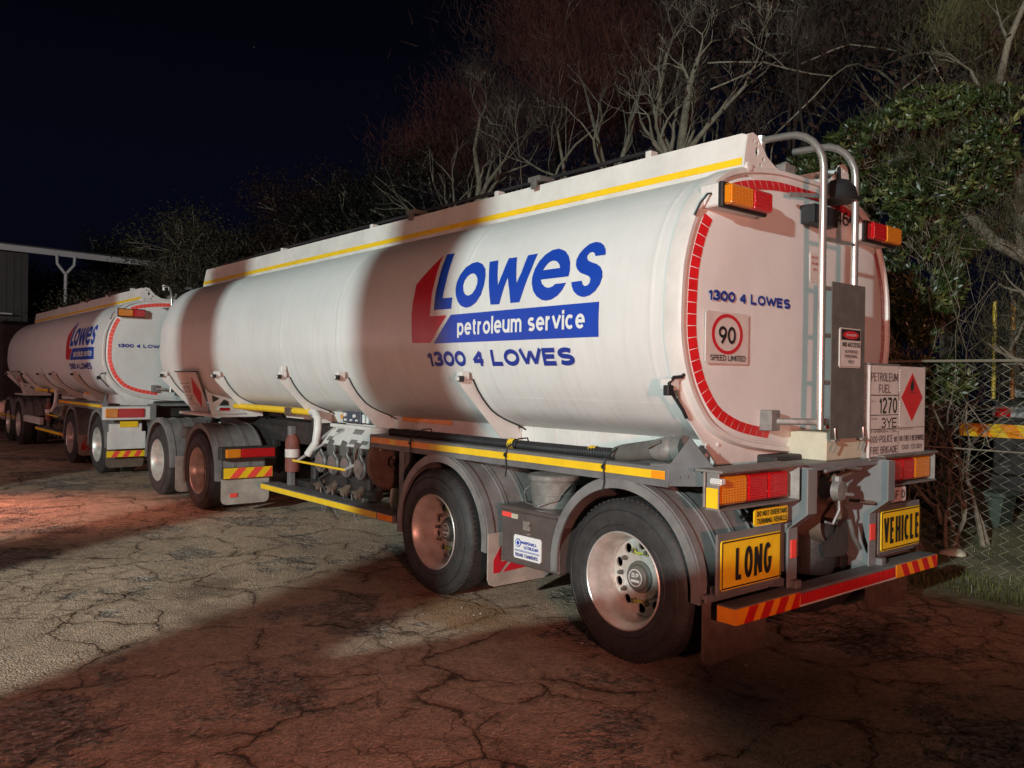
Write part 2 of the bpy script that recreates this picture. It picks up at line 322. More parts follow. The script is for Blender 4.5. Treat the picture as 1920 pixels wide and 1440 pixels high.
# traced lettering of the side livery: (x, z) on the tank skin
LG=dict(
L=[[2.921,2.761],[2.815,2.758],[2.799,2.683],[2.79,2.603],[2.781,2.506],[2.786,2.382],[2.653,2.38],[2.655,2.292],[2.893,2.293],[2.893,2.396],[2.895,2.501],[2.9,2.599],[2.909,2.68]],
red=[[2.973,2.752],[3.047,2.685],[3.216,2.528],[3.206,2.451],[3.213,2.367],[3.216,2.268],[3.207,2.175],[3.195,2.035],[2.932,2.031],[2.714,2.242],[2.951,2.246],[2.943,2.344],[2.948,2.423],[2.948,2.515],[2.957,2.623]],
o1=[[2.433,2.644],[2.357,2.62],[2.299,2.573],[2.273,2.519],[2.264,2.45],[2.286,2.375],[2.34,2.32],[2.4,2.294],[2.462,2.287],[2.529,2.306],[2.577,2.344],[2.607,2.39],[2.625,2.444],[2.629,2.502],[2.61,2.558],[2.565,2.613],[2.501,2.64]],
o2=[[2.443,2.554],[2.401,2.539],[2.366,2.506],[2.354,2.466],[2.366,2.424],[2.4,2.39],[2.446,2.378],[2.488,2.392],[2.517,2.422],[2.533,2.463],[2.531,2.502],[2.506,2.536],[2.477,2.551]],
w=[[2.272,2.628],[2.17,2.629],[2.124,2.505],[2.094,2.43],[2.071,2.517],[2.046,2.631],[1.954,2.629],[1.922,2.536],[1.883,2.429],[1.852,2.505],[1.832,2.63],[1.728,2.631],[1.753,2.512],[1.786,2.403],[1.831,2.29],[1.929,2.29],[1.954,2.384],[1.996,2.483],[2.021,2.405],[2.057,2.29],[2.158,2.292],[2.185,2.381],[2.22,2.488]],
e1=[[1.349,2.432],[1.346,2.473],[1.362,2.528],[1.393,2.577],[1.441,2.616],[1.514,2.642],[1.58,2.64],[1.641,2.613],[1.687,2.57],[1.713,2.516],[1.72,2.461],[1.714,2.413],[1.69,2.36],[1.651,2.319],[1.596,2.29],[1.55,2.282],[1.494,2.287],[1.441,2.308],[1.396,2.342],[1.365,2.39],[1.471,2.39],[1.493,2.376],[1.537,2.368],[1.578,2.381],[1.608,2.404],[1.626,2.433]],
e2=[[1.623,2.499],[1.606,2.525],[1.577,2.554],[1.537,2.56],[1.497,2.55],[1.463,2.523],[1.449,2.499]],
s=[[1.042,2.546],[1.053,2.58],[1.084,2.616],[1.122,2.637],[1.167,2.647],[1.219,2.64],[1.26,2.614],[1.292,2.578],[1.305,2.541],[1.299,2.506],[1.278,2.474],[1.24,2.446],[1.189,2.428],[1.157,2.416],[1.138,2.398],[1.14,2.373],[1.158,2.356],[1.183,2.353],[1.204,2.364],[1.217,2.391],[1.313,2.39],[1.305,2.361],[1.283,2.326],[1.249,2.3],[1.212,2.286],[1.181,2.282],[1.131,2.29],[1.084,2.315],[1.048,2.355],[1.032,2.4],[1.039,2.436],[1.064,2.468],[1.1,2.49],[1.15,2.506],[1.191,2.523],[1.208,2.542],[1.209,2.561],[1.194,2.576],[1.169,2.579],[1.145,2.567],[1.133,2.547]],
ban=[[2.654,2.243],[1.045,2.243],[1.045,2.02],[2.881,2.024]])
def neg(l, d=0): return [(-x,z) for x,z in l]
# ------------------------------------------------------------------ wheels
def make_wheel(parent, x, sgn, dual=True, fancy=True, R=.505):
    """dual wheel on one axle end; sgn=+1 near side"""
    w=bpy.data.objects.new('wheel',None); w.parent=parent; w.location=(x,sgn*1.23,R); COL.objects.link(w)
    if sgn<0: w.rotation_euler=(0,0,pi)
    g=G()
    pr=[(.300,-.012),(.315,-.002),(.36,.004),(.42,.002),(.455,-.008),(.475,-.018),(.492,-.030),(.503,-.055),(R,-.09),(R,-.205),(.503,-.235),(.49,-.26),(.455,-.275),(.36,-.28),(.30,-.262)]
    g.lathe(pr,n=72)
    for rr in (.345,.438): g.lathe([(rr-.004,.0035),(rr,.0075),(rr+.004,.0035)],n=72)
    for yy in (-.075,-.11,-.148,-.186,-.22): g.lathe([(R+.0005,yy-.004),(R-.012,yy),(R+.0005,yy+.004)],n=72)
    if dual:
        g.lathe([(a,b-.325) for a,b in pr],n=48)
    for k in range(76):
        a=2*pi*k/76; m_=Matrix.Rotation(a,3,'Y')
        g.box(R-.022,R+.001,-.072,-.040,-.010,.010,.003,rot=m_,piv=(0,0,0))
    for q in range(3):
        for k in range(5+q):
            a=2*pi*(q/3)+k*.085; m_=Matrix.Rotation(a,3,'Y'); g.box(.375,.405,.002,.0055,-.010,.010,.001,rot=m_,piv=(0,0,0))
    g.build('tyre',M['tyre'],w,40)
    g=G()
    g.lathe([(.288,-.03),(.302,-.012),(.305,-.002),(.300,.003),(.294,-.001),(.286,-.02),(.272,-.045),(.262,-.09),(.262,-.11),(.254,-.14),(.249,-.200),(.244,-.215)],n=64)
    holes=[circ(.201*cos(2*pi*(k+.5)/10),.201*sin(2*pi*(k+.5)/10),.031,16) for k in range(10)]
    g.poly([circ(0,0,.246,56),circ(0,0,.10,24)]+holes, lambda u,v,t:(u,-.205+t+ .012*(1-abs(math.hypot(u,v)-.17)/.08),v), .014)
    g.lathe([(.150,-.191),(.145,-.179),(.10,-.175)],n=40)
    g.build('rim',M['steel'],w,30)
    g=G()
    g.lathe([(.105,-.185),(.100,-.165),(.082,-.16),(.080,-.138),(.072,-.130),(0.001,-.129)],n=28)
    for k in range(10):
        a=2*pi*k/10; c=(.1675*cos(a),0,.1675*sin(a))
        g.lathe([(.017,-.185),(.017,-.173),(.0125,-.173),(.0125,-.155),(.008,-.149),(.001,-.148)],c=c,n=6)
    h=g.build('hub',M['guard'],w,30)
    if fancy:
        g=G()
        for a0 in (2.5,7.5):
            a,b=2*pi*a0/10-pi/10,2*pi*a0/10+pi/10
            p=Vector((.1675*cos(a),0,.1675*sin(a))); q=Vector((.1675*cos(b),0,.1675*sin(b))); mid=(p+q)/2
            for c in (p,q): g.lathe([(.018,-.171),(.021,-.165),(.018,-.162)],c=c,n=12)
            g.tube([p+Vector((0,-.164,0))*1,(mid*.93)+Vector((0,-.161,0)),q+Vector((0,-.164,0))],[.004,.010,.004],5)
        g.build('nut_indicator',M['lime'],h)
        g=G(); g.lathe([(.055,-.1285),(.055,-.126),(.049,-.126),(.049,-.1285)],n=28); 
        g.text('B.P',(-.03,.03,.002,.03),lambda u,v,t:(-u,-.1272+t,v),.02); g.poly([rect(-.035,.035,-.028,-.012)],lambda u,v,t:(-u,-.1272+t,v),.001)
        g.build('hub_emblem',M['white'],h)
    return w
def fender(parent, x, sgn, a0=-5, a1=185, R=.615, cx=0, y0=.60, ext=None):
    g=G(); n=36; y1=1.235
    A=arc(x+cx,.515,R,a0,a1,n)
    if ext: A=ext(A)
    def Y(y): return sgn*y
    def band(r0,r1,ya,yb,mi=0):
        P=[(x+cx+(px-x-cx)*r0/R,.515+(pz-.515)*r0/R) for px,pz in A]; Q=[(x+cx+(px-x-cx)*r1/R,.515+(pz-.515)*r1/R) for px,pz in A]
        rs=[]
        for (a,b),(c,d) in zip(P,Q):
            rs.append([g.b.verts.new(v) for v in ((a,Y(ya),b),(a,Y(yb),b),(c,Y(yb),d),(c,Y(ya),d))])
        for p,q in zip(rs,rs[1:]):
            for k in range(4): g.b.faces.new((p[k],p[(k+1)%4],q[(k+1)%4],q[k])).material_index=mi
        g.b.faces.new(rs[0]).material_index=mi; g.b.faces.new(rs[-1]).material_index=mi
    band(R-.012,R,y0,y1)
    band(R-.055,R+.004,y1-.012,y1+.004)
    for yy in (y1-.07,): band(R,R+.014,yy,yy+.06)
    for yy in (y0+.02,y0+.19,y0+.215,y0+.385,y0+.41): band(R,R+.010,yy,yy+.014,1)
    return g.build('mudguard',[M['fend'],M['galv']],parent,30)
def flap(parent, x, sgn, y0,y1,z0,z1, logo=False, m='flap', t=.012):
    g=G()
    yc=sgn*(y0+y1)/2; hw=(y1-y0)/2; r=.06
    ol=[(-hw,z1),(hw,z1),(hw,z0+r),(hw-r*.3,z0+r*.3),(hw-r,z0),(-hw+r,z0),(-hw+r*.3,z0+r*.3),(-hw,z0+r)]
    g.poly([ol],rear(x,yc),t)
    f=g.build('mudflap',M[m],parent)
    if logo:
        g=G(); fn=rear(x-.008,yc); s=(z1-z0)
        g.poly([[(-hw+.05,z0+.10),(-hw+.05,z0+.62*s*.8),(-hw+.12,z0+.75*s),(-hw+.12,z0+.45*s),(-hw+.19,z0+.45*s),(-hw+.11,z0+.10)]],fn,.002,mi=0)
        g.poly([[(-hw+.14,z0+.50*s),(-hw+.14,z0+.9*s),(-hw+.19,z0+.9*s),(-hw+.19,z0+.60*s),(-hw+.26,z0+.60*s),(-hw+.26,z0+.50*s)]],fn,.002,mi=1)
        g.poly([[(-hw+.14,z0+.10),(-hw+.22,z0+.42*s),(hw-.03,z0+.42*s),(hw-.03,z0+.12)]],fn,.002,mi=1)
        g.build('flap_logo',[M['redlogo'],M['navy']],f)
    return f
# ------------------------------------------------------------------ a sign plate on any plane
def sign(name, parent, fn, W, H, bgm, lines=(), shapes=(), border=None, label=None, t=.008, r=.012):
    g=G(); a=W/2; b=H
    g.poly([[(-a+r,0),(a-r,0),(a,r),(a,b-r),(a-r,b),(-a+r,b),(-a,b-r),(-a,r)]],fn,t)
    p=g.build(name,M[bgm],parent)
    if label: p['label']=label
    if border:
        g=G(); bw,bm=border; i=.006
        g.poly([rect(-a+i,a-i,i,b-i),rect(-a+i+bw,a-i-bw,i+bw,b-i-bw)],lambda u,v,w:fn(u,v,w+t/2+.0012),.001)
        g.build('border',M[bm],p)
    bym={}
    for k,s in enumerate(shapes): bym.setdefault(s[0],[]).append(('s',s,k))
    for k,l in enumerate(lines): bym.setdefault(l[0],[]).append(('t',l,k))
    for m,items in bym.items():
        g=G(); txt=False
        for kind,it,k in items:
            if kind=='s': g.poly(it[1],lambda u,v,w,k=k:fn(u,v,w+t/2+.002+.0008*k),.001)
            else:
                txt=True; g.text(it[1],it[2],lambda u,v,w,k=k:fn(u,v,w+t/2+.005),it[3] if len(it)>3 else .012)
        g.build('lettering' if txt else 'marking',M[m],p,0,False)
    return p
# ------------------------------------------------------------------ the tanker trailer
def make_trailer(root, kind):
    near = kind=='near'
    # --- tank barrel
    g=G(); rings=[(.42,inset(.03)),(.44,inset(0.0))]
    seams=[.62,2.55,4.52,5.78,7.64,9.55]; x=.44
    for s in seams:
        rings += [(s-.035,inset(0)),(s-.014,inset(0)),(s-.008,inset(-.0016)),(s+.008,inset(-.0016)),(s+.014,inset(0)),(s+.035,inset(0))]
        mids={.62:1.6,2.55:3.5,4.52:5.1,5.78:6.7,7.64:8.6}.get(s)
        if mids: rings.append((mids,inset(.0)))
    rings += [(9.72,inset(.0)),(9.80,inset(.008))]
    for k in range(1,10):
        a=k/9*pi/2; rings.append((9.80+.42*sin(a)**.9, scl(max(.02,cos(a)**.42))))
    loft(g,rings,True,True); tank=g.build('tank_barrel',M['tank'],root,50)
    g=G()
    for zz in (1.60,2.86):
        g.poly([rect(-9.7,-.5,zz,zz+.008)],on_tank(.0012),.0015)
    g.build('weld_seam',M['tank'],tank,0)
    # --- rear head
    g=G(); L=inset(.035)
    rr=[(.425,L),(.405,inset(.05)),(.392,inset(.09)),(.385,inset(.14)),(.378,scl(.7)),(.372,scl(.35)),(.370,scl(.03))]
    loft(g,[(x,l) for x,l in rr],False,True); head=g.build('rear_head',M['tank'],root,60)
    g=G(); O=inset(-.018); I=inset(.03)
    vs=[]
    for x,L in ((.50,O),(.405,O),(.385,inset(-.006)),(.385,inset(.02)),(.41,I)):
        vs.append([g.b.verts.new((x,p.x,p.y)) for p in L])
    n=len(vs[0])
    for a,b in zip(vs,vs[1:]):
        for k in range(n): g.b.faces.new((a[k],a[(k+1)%n],b[(k+1)%n],b[k]))
    g.build('rear_ring',M['white'],root,40)
    # --- reflective tiles round the rear head
    g=G(); P=inset(.066); Q=inset(.128); tot=0; D=[0]
    mid=inset(.10)
    for a,b in zip(mid,mid[1:]+mid[:1]): tot+=(b-a).length; D.append(tot)
    def at(Lp,d):
        d%=tot
        for i in range(len(Lp)):
            if D[i]<=d<=D[i+1]:
                t=(d-D[i])/(D[i+1]-D[i]); return Lp[i].lerp(Lp[(i+1)%len(Lp)],t)
        return Lp[0]
    nt_=int(tot/.068); st=tot/nt_
    for k in range(nt_):
        c=at(mid,(k+.5)*st)
        if .78<abs(c.x)<1.06 and c.y>2.70: continue
        if abs(c.x)<.34 and c.y<2.2: continue
        a,b=k*st+.0022,(k+1)*st-.0022
        q=[at(P,a),at(P,b),at(Q,b),at(Q,a)]
        g.quad([(.3975 if i<2 else .3815,v.x,v.y) for i,v in enumerate(q)])
    g.build('reflective_strip',M['red' if near else 'redhot'],root,0)
    # --- bottom apron plate
    g=G(); g.poly([[(-1.20,1.72),(-1.165,1.58),(-.79,1.205),(.79,1.205),(1.165,1.58),(1.20,1.72),(1.0,2.0),(-1.0,2.0)]],rear(.445),.014)
    for y in (-.98,-.86,.86,.98):
        for z in (1.36,1.30): g.lathe([(.012,0),(.012,-.008),(.001,-.009)],c=(.436,y*.96,z),axis='x',n=6)
    g.build('apron_plate',M['white'],root)
    # --- coamings on the crown
    for s in (1,-1):
        g=G(); g.poly([[( -.42,3.02),(-.40,3.29),(-.44,3.305),(-9.79,3.325),(-9.86,3.10),(-9.86,3.02)]],lambda u,v,w:(-u,s*(.62+.04*(3.1-v)*2)+w,v),.03)
        for xx in (1.2,2.9,5.0,7.2): g.box(xx,xx+.05,s*.60,s*.52,3.30,3.36)
        c=g.build('coaming',M['white'],root)
        g=G(); g.poly([rect(-9.84,-.425,3.105,3.15)],lambda u,v,w:(-u,s*(.62+.04*(3.1-v)*2+.018)+w,v),.004)
        g.build('yellow_stripe',M['yellow'],c)
        if s>0:
            g=G(); g.tube([(9.6,.50,3.37),(8.4,.50,3.385),(5,.50,3.385),(1.25,.50,3.385)],.017,8)
            for xx in (1.3,2.4,3.9,5.6,7.4,9.2): g.box(xx-.02,xx+.02,.47,.53,3.28,3.38,.002)
            g.build('crown_rail',M['black'],root)
            g=G()
            for xx in (2.35,4.15): g.box(xx-.07,xx+.07,.52,.68,3.33,3.37); g.box(xx-.03,xx+.03,.655,.685,3.27,3.35)
            g.build('rail_clip',M['guard'],c)
    g=G(); lp=[(-.66,3.05),(-.625,3.25),(-.60,3.30),(-.56,3.315),(-.50,3.30),(-.45,3.24),(-.40,3.19),(-.30,3.14),(-.18,3.115),(0,3.10),(.18,3.115),(.30,3.14),(.40,3.19),(.45,3.24),(.50,3.30),(.56,3.315),(.60,3.30),(.625,3.25),(.66,3.05),(.3,2.98),(-.3,2.98)]
    hol=[]
    for s in (1,-1): hol+=[circ(s*.545,3.265,.012,10),circ(s*.505,3.255,.012,10),[(a*.7+s*.51*.3,b) for a,b in circ(s*.51,3.205,.028,14)],circ(s*.44,3.165,.014,10),circ(s*.47,3.125,.013,10)]
    g.poly([lp]+hol,rear(.405),.012); g.lathe([(.03,0),(.03,-.02),(.001,-.022)],c=(.398,.615,3.09),axis='x',n=12)
    g.build('crown_end_plate',M['white'],root)
    g=G(); g.box(.5,.54,-.02,.02,3.0,3.25); g.box(.42,.54,.03,.16,3.08,3.20); g.tube([(.52,-.1,3.1),(.52,-.1,3.21)],.012); g.build('crown_valve',M['galv'],root)
    g=G()
    for k in range(5):
        cx=1.5+k*1.9; g.lathe([(.28,3.05),(.28,3.17),(.26,3.19),(.001,3.20)],c=(cx,0,0),axis='z',n=24); g.box(cx-.3,cx-.24,-.05,.05,3.1,3.22)
    g.build('manhole_cover',M['alu'],root)
    # --- ladder on the rear
    lad=bpy.data.objects.new('ladder',None); lad.parent=root; COL.objects.link(lad)
    for s in (1,-1):
        top=[(.12+.26*(1-cos(radians(a))),s*.2,3.10+.26*sin(radians(a))) for a in range(0,91,15)]
        g=G(); g.tube([(.12,s*.2,1.455),(.12,s*.2,2.2)]+top+[(.58,s*.2,3.37)],.024,12)
        if s>0: g.tube([(.58,s*.2,3.30),(.58,s*.2,3.40)],.03,8)
        g.build('rail',M['chrome'],lad)
    g0=None
    for z in (1.75,2.05,2.35,2.66):
        g=G(); g.tube([(.12,-.2,z),(.12,.2,z)],.015,8); g.build('rung',M['chrome'],lad)
    g=G(); g.tube([(.36,.40,1.50),(.30,.38,1.50),(.14,.2,1.50),(.12,-.2,1.50)],.022,10); g.box(.30,.40,.36,.46,1.44,1.57); g.box(.12,.36,-.22,-.18,1.48,1.52)
    g.build('ladder_bracket',M['galv'],lad)
    g=G(); g.poly([rect(-.14,.28,1.39,2.39)],rear(.085),.006); gp=g.build('ladder_guard',M['guard'],root)
    g=G()
    for y in (.1,-.26): g.tube([(.075,y,1.46),(.07,y,1.40),(.075,y-.02,1.36),(.08,y+.01,1.31)],.006,6); g.box(.06,.085,y-.05,y+.03,1.375,1.39)
    g.build('guard_chain',M['chrome'],gp)
    # signs on the rear
    if near:
        sign('access_sign',gp,rear(.078,-.082,1.848),.27,.255,'sign',
            [('ink','NO ACCESS',(-.11,.11,.135,.165),.02),('greyink','AUTHORISED',(-.08,.08,.095,.115)),('greyink','PERSONNEL',(-.08,.08,.065,.085)),('greyink','ONLY',(-.035,.035,.03,.05)),('sign','DANGER',(-.06,.06,.203,.219),.02)],
            [('ink',[rect(-.12,.12,.178,.245)]),('redlogo',[[(.1*cos(2*pi*k/24),.2115+.026*sin(2*pi*k/24)) for k in range(24)]])],(.003,'galv'))
    # speed plate and phone number lie on the dished head
    hx=.374
    g=G(); g.text('1300 4 LOWES',(-1.03,-.16,2.228,2.292),rear(hx-.006),.045); g.build('phone_lettering',M['navy'],head,0,False)
    if near:
        sign('speed_sign',root,rear(hx-.01,.845,1.853),.425,.31,'sign',
            [('ink','90',(-.095,.075,.12,.225),.012),('ink','SPEED LIMITED',(-.175,.175,.018,.052),.004)],
            [('redlogo',[[(.155*cos(2*pi*k/40)-.005,.178+.122*sin(2*pi*k/40)) for k in range(40)],[(.128*cos(2*pi*k/40)-.005,.178+.101*sin(2*pi*k/40)) for k in range(40)]])])
        g=G(); g.text('466',(.40,.68,2.865,2.965),rear(hx-.006),.0); g.text('A',(.55,.62,1.5,1.55),rear(hx-.006),0); g.build('fleet_number',M['ink'],head,0,False)
        sign('small_notice',head,rear(hx-.003,-.14,2.43),.12,.20,'sign',[('redlogo','NO STEP',(-.05,.05,.16,.175)),('redlogo','USE LADDER',(-.05,.05,.12,.135)),('redlogo','ONLY',(-.03,.03,.08,.095))])
        sign('climber_warning',head,rear(hx-.003,-.62,2.03),.13,.34,'rust',[],[('ink',[[(-.02,.12),(.01,.2),(-.03,.24),(-.01,.30),(.04,.27),(.03,.2),(.045,.12),(.02,.12),(.01,.17),(0,.12)]])],(.006,'ink'))
    # --- high lamps
    for s in (1,-1):
        hl=bpy.data.objects.new('high_lamp',None); hl.parent=root; COL.objects.link(hl)
        g=G(); g.box(.285,.42,s*1.06,s*.60,2.765,2.905,.01); g.build('bracket',M['white'],hl)
        g=G(); g.box(.255,.288,s*1.065,s*.605,2.755,2.905,.008); g.build('housing',M['black'],hl)
        g=G(); g.box(.205,.26,s*1.05,s*.82,2.77,2.89,.012); g.build('amber_lens',M['lamb'],hl)
        g=G(); g.box(.205,.26,s*.818,s*.62,2.77,2.89,.012); g.build('red_lens',M['lred'],hl)
        if s>0:
            g=G(); g.tube([(.33,1.07,2.84),(.33,1.10,2.835),(.36,1.13,2.78),(.38,1.155,2.71)],.007,6); g.build('cable',M['black'],hl)
    # black work lamp + number box by the ladder
    g=G(); g.lathe([(.001,.12),(.06,.105),(.10,.06),(.115,0),(.13,-.02),(.115,-.035),(.001,-.035)],c=(.20,-.14,2.985),axis='z',n=24); g.tube([(.20,-.14,3.08),(.25,-.22,3.2)],.012); g.build('work_lamp',M['black'],root)
    g=G(); g.box(.26,.36,.06,-.24,2.80,2.925); g.build('plate_lamp_box',M['black'],root)
    g=G(); g.tube([(.30,.30,2.95),(.20,.0,2.965)],.016,6); g.build('lamp_arm',M['galv'],root)
    # --- chassis
    for s in (1,-1):
        g=G(); g.box(.35,9.4,s*.42,s*.52,.93,1.20); g.build('chassis_rail',M['dark'],root)
        g=G(); g.poly([[(-.75,.93),(-.30,.55),(-.10,.50),(-.10,.87),(.03,.97),(.03,1.235),(-.75,1.235)]],lambda u,v,w:(-u,s*.49+w,v),.012); 
        g.box(.09,.10,s*.49,s*.40 if s<0 else .59,.50,.87,.001); g.box(-.035,-.025,s*.49,(s*.40 if s<0 else .59),.97,1.235,.001)
        g.poly([[(0,0),(.095,0),(.095,.168),(0,.168)]],lambda u,v,w,s=s:(.10-.13*v/.168,(.585 if s>0 else -.40)-u,.865+.105*v/.168+w),.006)
        g.build('tail_post',M['plate'],root)
        g=G(); g.box(.083,.09,s*.49+.02,s*.49+.075 if s>0 else s*.49+.085,.69,.80,.001); g.build('red_reflector',M['redhot'],root)
    g=G(); g.box(.08,.30,-.48,.48,1.20,1.245); g.box(.42,.75,-1.1,1.1,1.12,1.20); g.build('cross_member',M['plate'],root)
    g=G(); g.box(.3,9.3,-.40,.40,1.0,1.28,.01)
    for x in (.84,2.9):
        g.tube([(x,-.95,.505),(x,.95,.505)],.075,12)
        for s in (1,-1): g.box(x-.55,x+.45,s*.40,s*.52,.40,.56); g.lathe([(.13,0),(.14,.1),(.13,.22)],c=(x-.3,s*.46,.62),axis='z',n=16); g.lathe([(.2,0),(.21,.15),(.2,.16),(.05,.17)],c=(x,s*.78-.08,.505),n=24)
    g.build('axle_assembly',M['dark'],root)
    # side skirt panel under the barrel
    for s in (1,-1):
        g=G(); g.box(.50,5.40,s*.655,s*.63,1.10,1.40,.002); g.box(5.40,6.9,s*.655,s*.63,1.25,1.40,.002); g.box(.50,6.9,s*.69,s*.63,1.375,1.39,.002)
        for k in range(19): g.box(.6+k*.245,.612+k*.245,s*.656,s*.661,1.11,1.37,.001)
        g.build('side_skirt',M['white'],root)
    g=G()
    g.box(3.45,4.25,.66,.672,1.325,1.365,.002); g.build('skirt_reflector',M['orange'],root)
    # --- fins with marker lamps
    for i,x in enumerate((2.47,4.42,5.70,7.58,9.62)):
        f=bpy.data.objects.new('tank_bearer',None); f.parent=root; COL.objects.link(f)
        g=G(); zs=[1.735,1.68,1.60,1.54,1.48,1.43,1.38]; inn=[(tank_y(z)-.002,z) for z in zs]
        inn=[(-a,b) for a,b in inn]+[(-.70,1.345),(-.66,1.24),(-.84,1.24)]+[(-1.275,1.68),(-1.30,1.735)]
        g.poly([inn],rear(x),.012); g.box(x,x+.09,.66,.69,1.24,1.35,.002); g.build('fin',M['white'],f)
        g=G(); g.tube([(x-.02,tank_y(z)+.012 if z>1.4 else .70,z) for z in (1.74,1.66,1.60,1.55,1.50,1.46,1.42)]+[(x-.03,.72,1.375),(x-.05,.66,1.34)],.0065,6); g.build('cable',M['black'],f)
        g=G(); g.box(x-.03,x+.03,1.22,1.30,1.735,1.80,.006); 
        if i==2: g.box(x-.03,x+.03,1.225,1.28,1.80,1.86,.006)
        g.build('lamp_bracket',M['white'],f)
        g=G(); g.box(x-.055,x-.02,1.285,1.335,1.72,1.765,.006); g.build('lamp_shell',M['black'],f)
        g=G(); g.box(x-.05,x-.01,1.30,1.345,1.725,1.76,.008); g.build('marker_lens',M['lclr'],f)
    f=bpy.data.objects.new('rear_marker',None); f.parent=root; COL.objects.link(f)
    g=G(); g.box(.42,.50,1.22,1.30,1.69,1.76,.006); g.build('lamp_bracket',M['white'],f)
    g=G(); g.box(.40,.44,1.29,1.345,1.66,1.72,.006); g.tube([(.41,1.17,1.80),(.40,1.22,1.77),(.42,1.27,1.765),(.43,1.30,1.73),(.42,1.27,1.66),(.41,1.20,1.58),(.42,1.15,1.53)],.011,8); g.build('lamp_cable',M['black'],f)
    # --- front bearer with lightening holes
    g=G(); bx=7.9
    g.poly([[(-1.292,1.585),(-1.24,1.53),(-.90,1.44),(-.76,1.36),(-.70,1.262),(-1.20,1.250)],[(-1.205,1.50),(-1.10,1.455),(-1.19,1.40)],[(-1.05,1.445),(-.985,1.42),(-.955,1.30),(-1.165,1.295)]],rear(bx),.014)
    g.box(bx,bx+1.3,.60,1.18,1.215,1.25); g.build('front_bearer',M['white'],root)
    # placard near the nose
    P0,P1,P2,P3=Vector((9.119,1.25,1.795)),Vector((8.364,1.25,1.796)),Vector((8.624,.97,1.258)),Vector((9.29,.97,1.233))
    def pf(u,v,w):
        a=P3.lerp(P2,u); b=P0.lerp(P1,u); p=a.lerp(b,v); return p+Vector((0,1,-.5)).normalized()*w
    pl=G().poly([rect(0,1,0,1)],pf,.012).build('front_placard',M['sign'],root)
    G().poly([[(.72,.12),(.95,.5),(.72,.88),(.52,.5)]],lambda u,v,w:pf(u,v,w+.009),.002).build('red_diamond',M['redlogo'],pl)
    g=G()
    for v in (.72,.42,.2): g.poly([rect(.0,.5,v,v+.012)],lambda u,v,w:pf(u,v,w+.009),.002)
    g.text('1270',(.08,.45,.5,.66),lambda u,v,w:pf(u,v,w+.009)); g.text('3YE',(.08,.4,.24,.38),lambda u,v,w:pf(u,v,w+.009)); g.build('lettering',M['greyink'],pl,0,False)
    g=G(); g.box(8.35,9.15,1.22,1.27,1.79,1.805,.002); g.build('placard_hood',M['black'],pl)
    # --- walkway rail over the wheels
    wr=bpy.data.objects.new('walkway',None); wr.parent=root; COL.objects.link(wr)
    g=G(); g.box(.48,3.90,.95,1.235,1.155,1.235,.004); g.box(.48,3.9,1.225,1.238,1.12,1.16,.002); g.poly([[(-.62,1.14),(-.47,1.13),(-.15,1.16),(-.15,1.25),(-.33,1.42),(-.47,1.26),(-.62,1.25)]],lambda u,v,w:(-u,1.225+w,v),.01)
    for x_,z_ in ((.40,1.19),(.34,1.2),(.2,1.2),(.3,1.24)): g.lathe([(.011,0),(.011,.008),(.001,.009)],c=(x_,1.231,z_),n=6)
    g.build('rail_beam',M['frame'],wr)
    g=G(); g.box(.50,3.86,1.2385,1.2425,1.165,1.215,.001); g.build('yellow_strip',M['yellow'],wr)
    for a,b in ((3.55,3.85),(2.95,3.45),(.50,.60)): G().box(a,b,1.243,1.2465,1.168,1.212,.001).build('orange_strip',M['orange'],wr)
    # --- hoses lying in the tray
    # --- mudguards, wheels, flaps
    for s in (1,-1):
        fender(root,2.80,s,-8,186); fender(root,.86,s,-6,183)
        make_wheel(root,2.896,s,fancy=s>0); make_wheel(root,.84,s,fancy=s>0)
        flap(root,2.16,s,.62,1.24,.20,.60,logo=s>0); flap(root,.22,s,.62,1.235,.14,.52,m='rust',logo=False)
        g=G(); g.box(.20,.235,s*.62,s*1.235,.50,.545,.003); g.build('flap_hanger',M['frame'],root)
    g=G(); g.poly([[(-.62,.60),(-.62,.70),(-.30,.72),(-.26,.6)]],lambda u,v,w:(v+1.55,1.235+w,-u+.02),.002); g.b.free()
    # --- low side guard
    sg=bpy.data.objects.new('side_guard',None); sg.parent=root; COL.objects.link(sg)
    g=G(); g.box(3.50,6.29,1.02,1.228,.485,.553,.004); g.box(5.9,5.98,1.0,1.06,.5,1.2); g.box(3.6,3.68,1.0,1.06,.5,1.15); g.build('guard_beam',M['frame'],sg)
    g=G(); g.box(3.78,6.28,1.2285,1.2325,.492,.546,.001); g.build('yellow_strip',M['yellow'],sg)
    g=G(); g.box(3.51,3.76,1.2285,1.2325,.492,.546,.001)
    for k in range(3): g.lathe([(.016,0),(.014,.010),(.001,.012)],c=(3.60+k*.055,1.2325,.52),n=10)
    g.build('orange_strip',M['orange'],sg)
    # --- discharge bay
    pb=bpy.data.objects.new('discharge_bay',None); pb.parent=root; COL.objects.link(pb)
    g=G()
    g.poly([rect(-5.25,-4.10,0,.25)],lambda u,v,w:(-u,.86+.60*v+w,1.24-.72*v),.01); 
    g.box(4.10,5.30,.84,.90,1.225,1.26); g.build('sloping_panel',M['white'],pb)
    g=G()
    for a,b,c,d in ((5.13,5.0,.04,.09),(4.78,4.60,.03,.09),(4.5,4.38,.16,.21),(5.2,5.1,.15,.21),(4.72,4.60,.16,.22)):
        g.poly([rect(-a,-b,c,d)],lambda u,v,w:(-u,.866+.60*v+w,1.243-.72*v),.004)
    g.build('panel_label',M['fend'],pb)
    g=G(); g.box(4.35,5.30,.60,.98,.62,.92,.02); g.tube([(5.55,.95,.60),(4.2,.95,.62)],.05,10); g.tube([(5.55,.7,.75),(3.95,.7,.78)],.08,12)
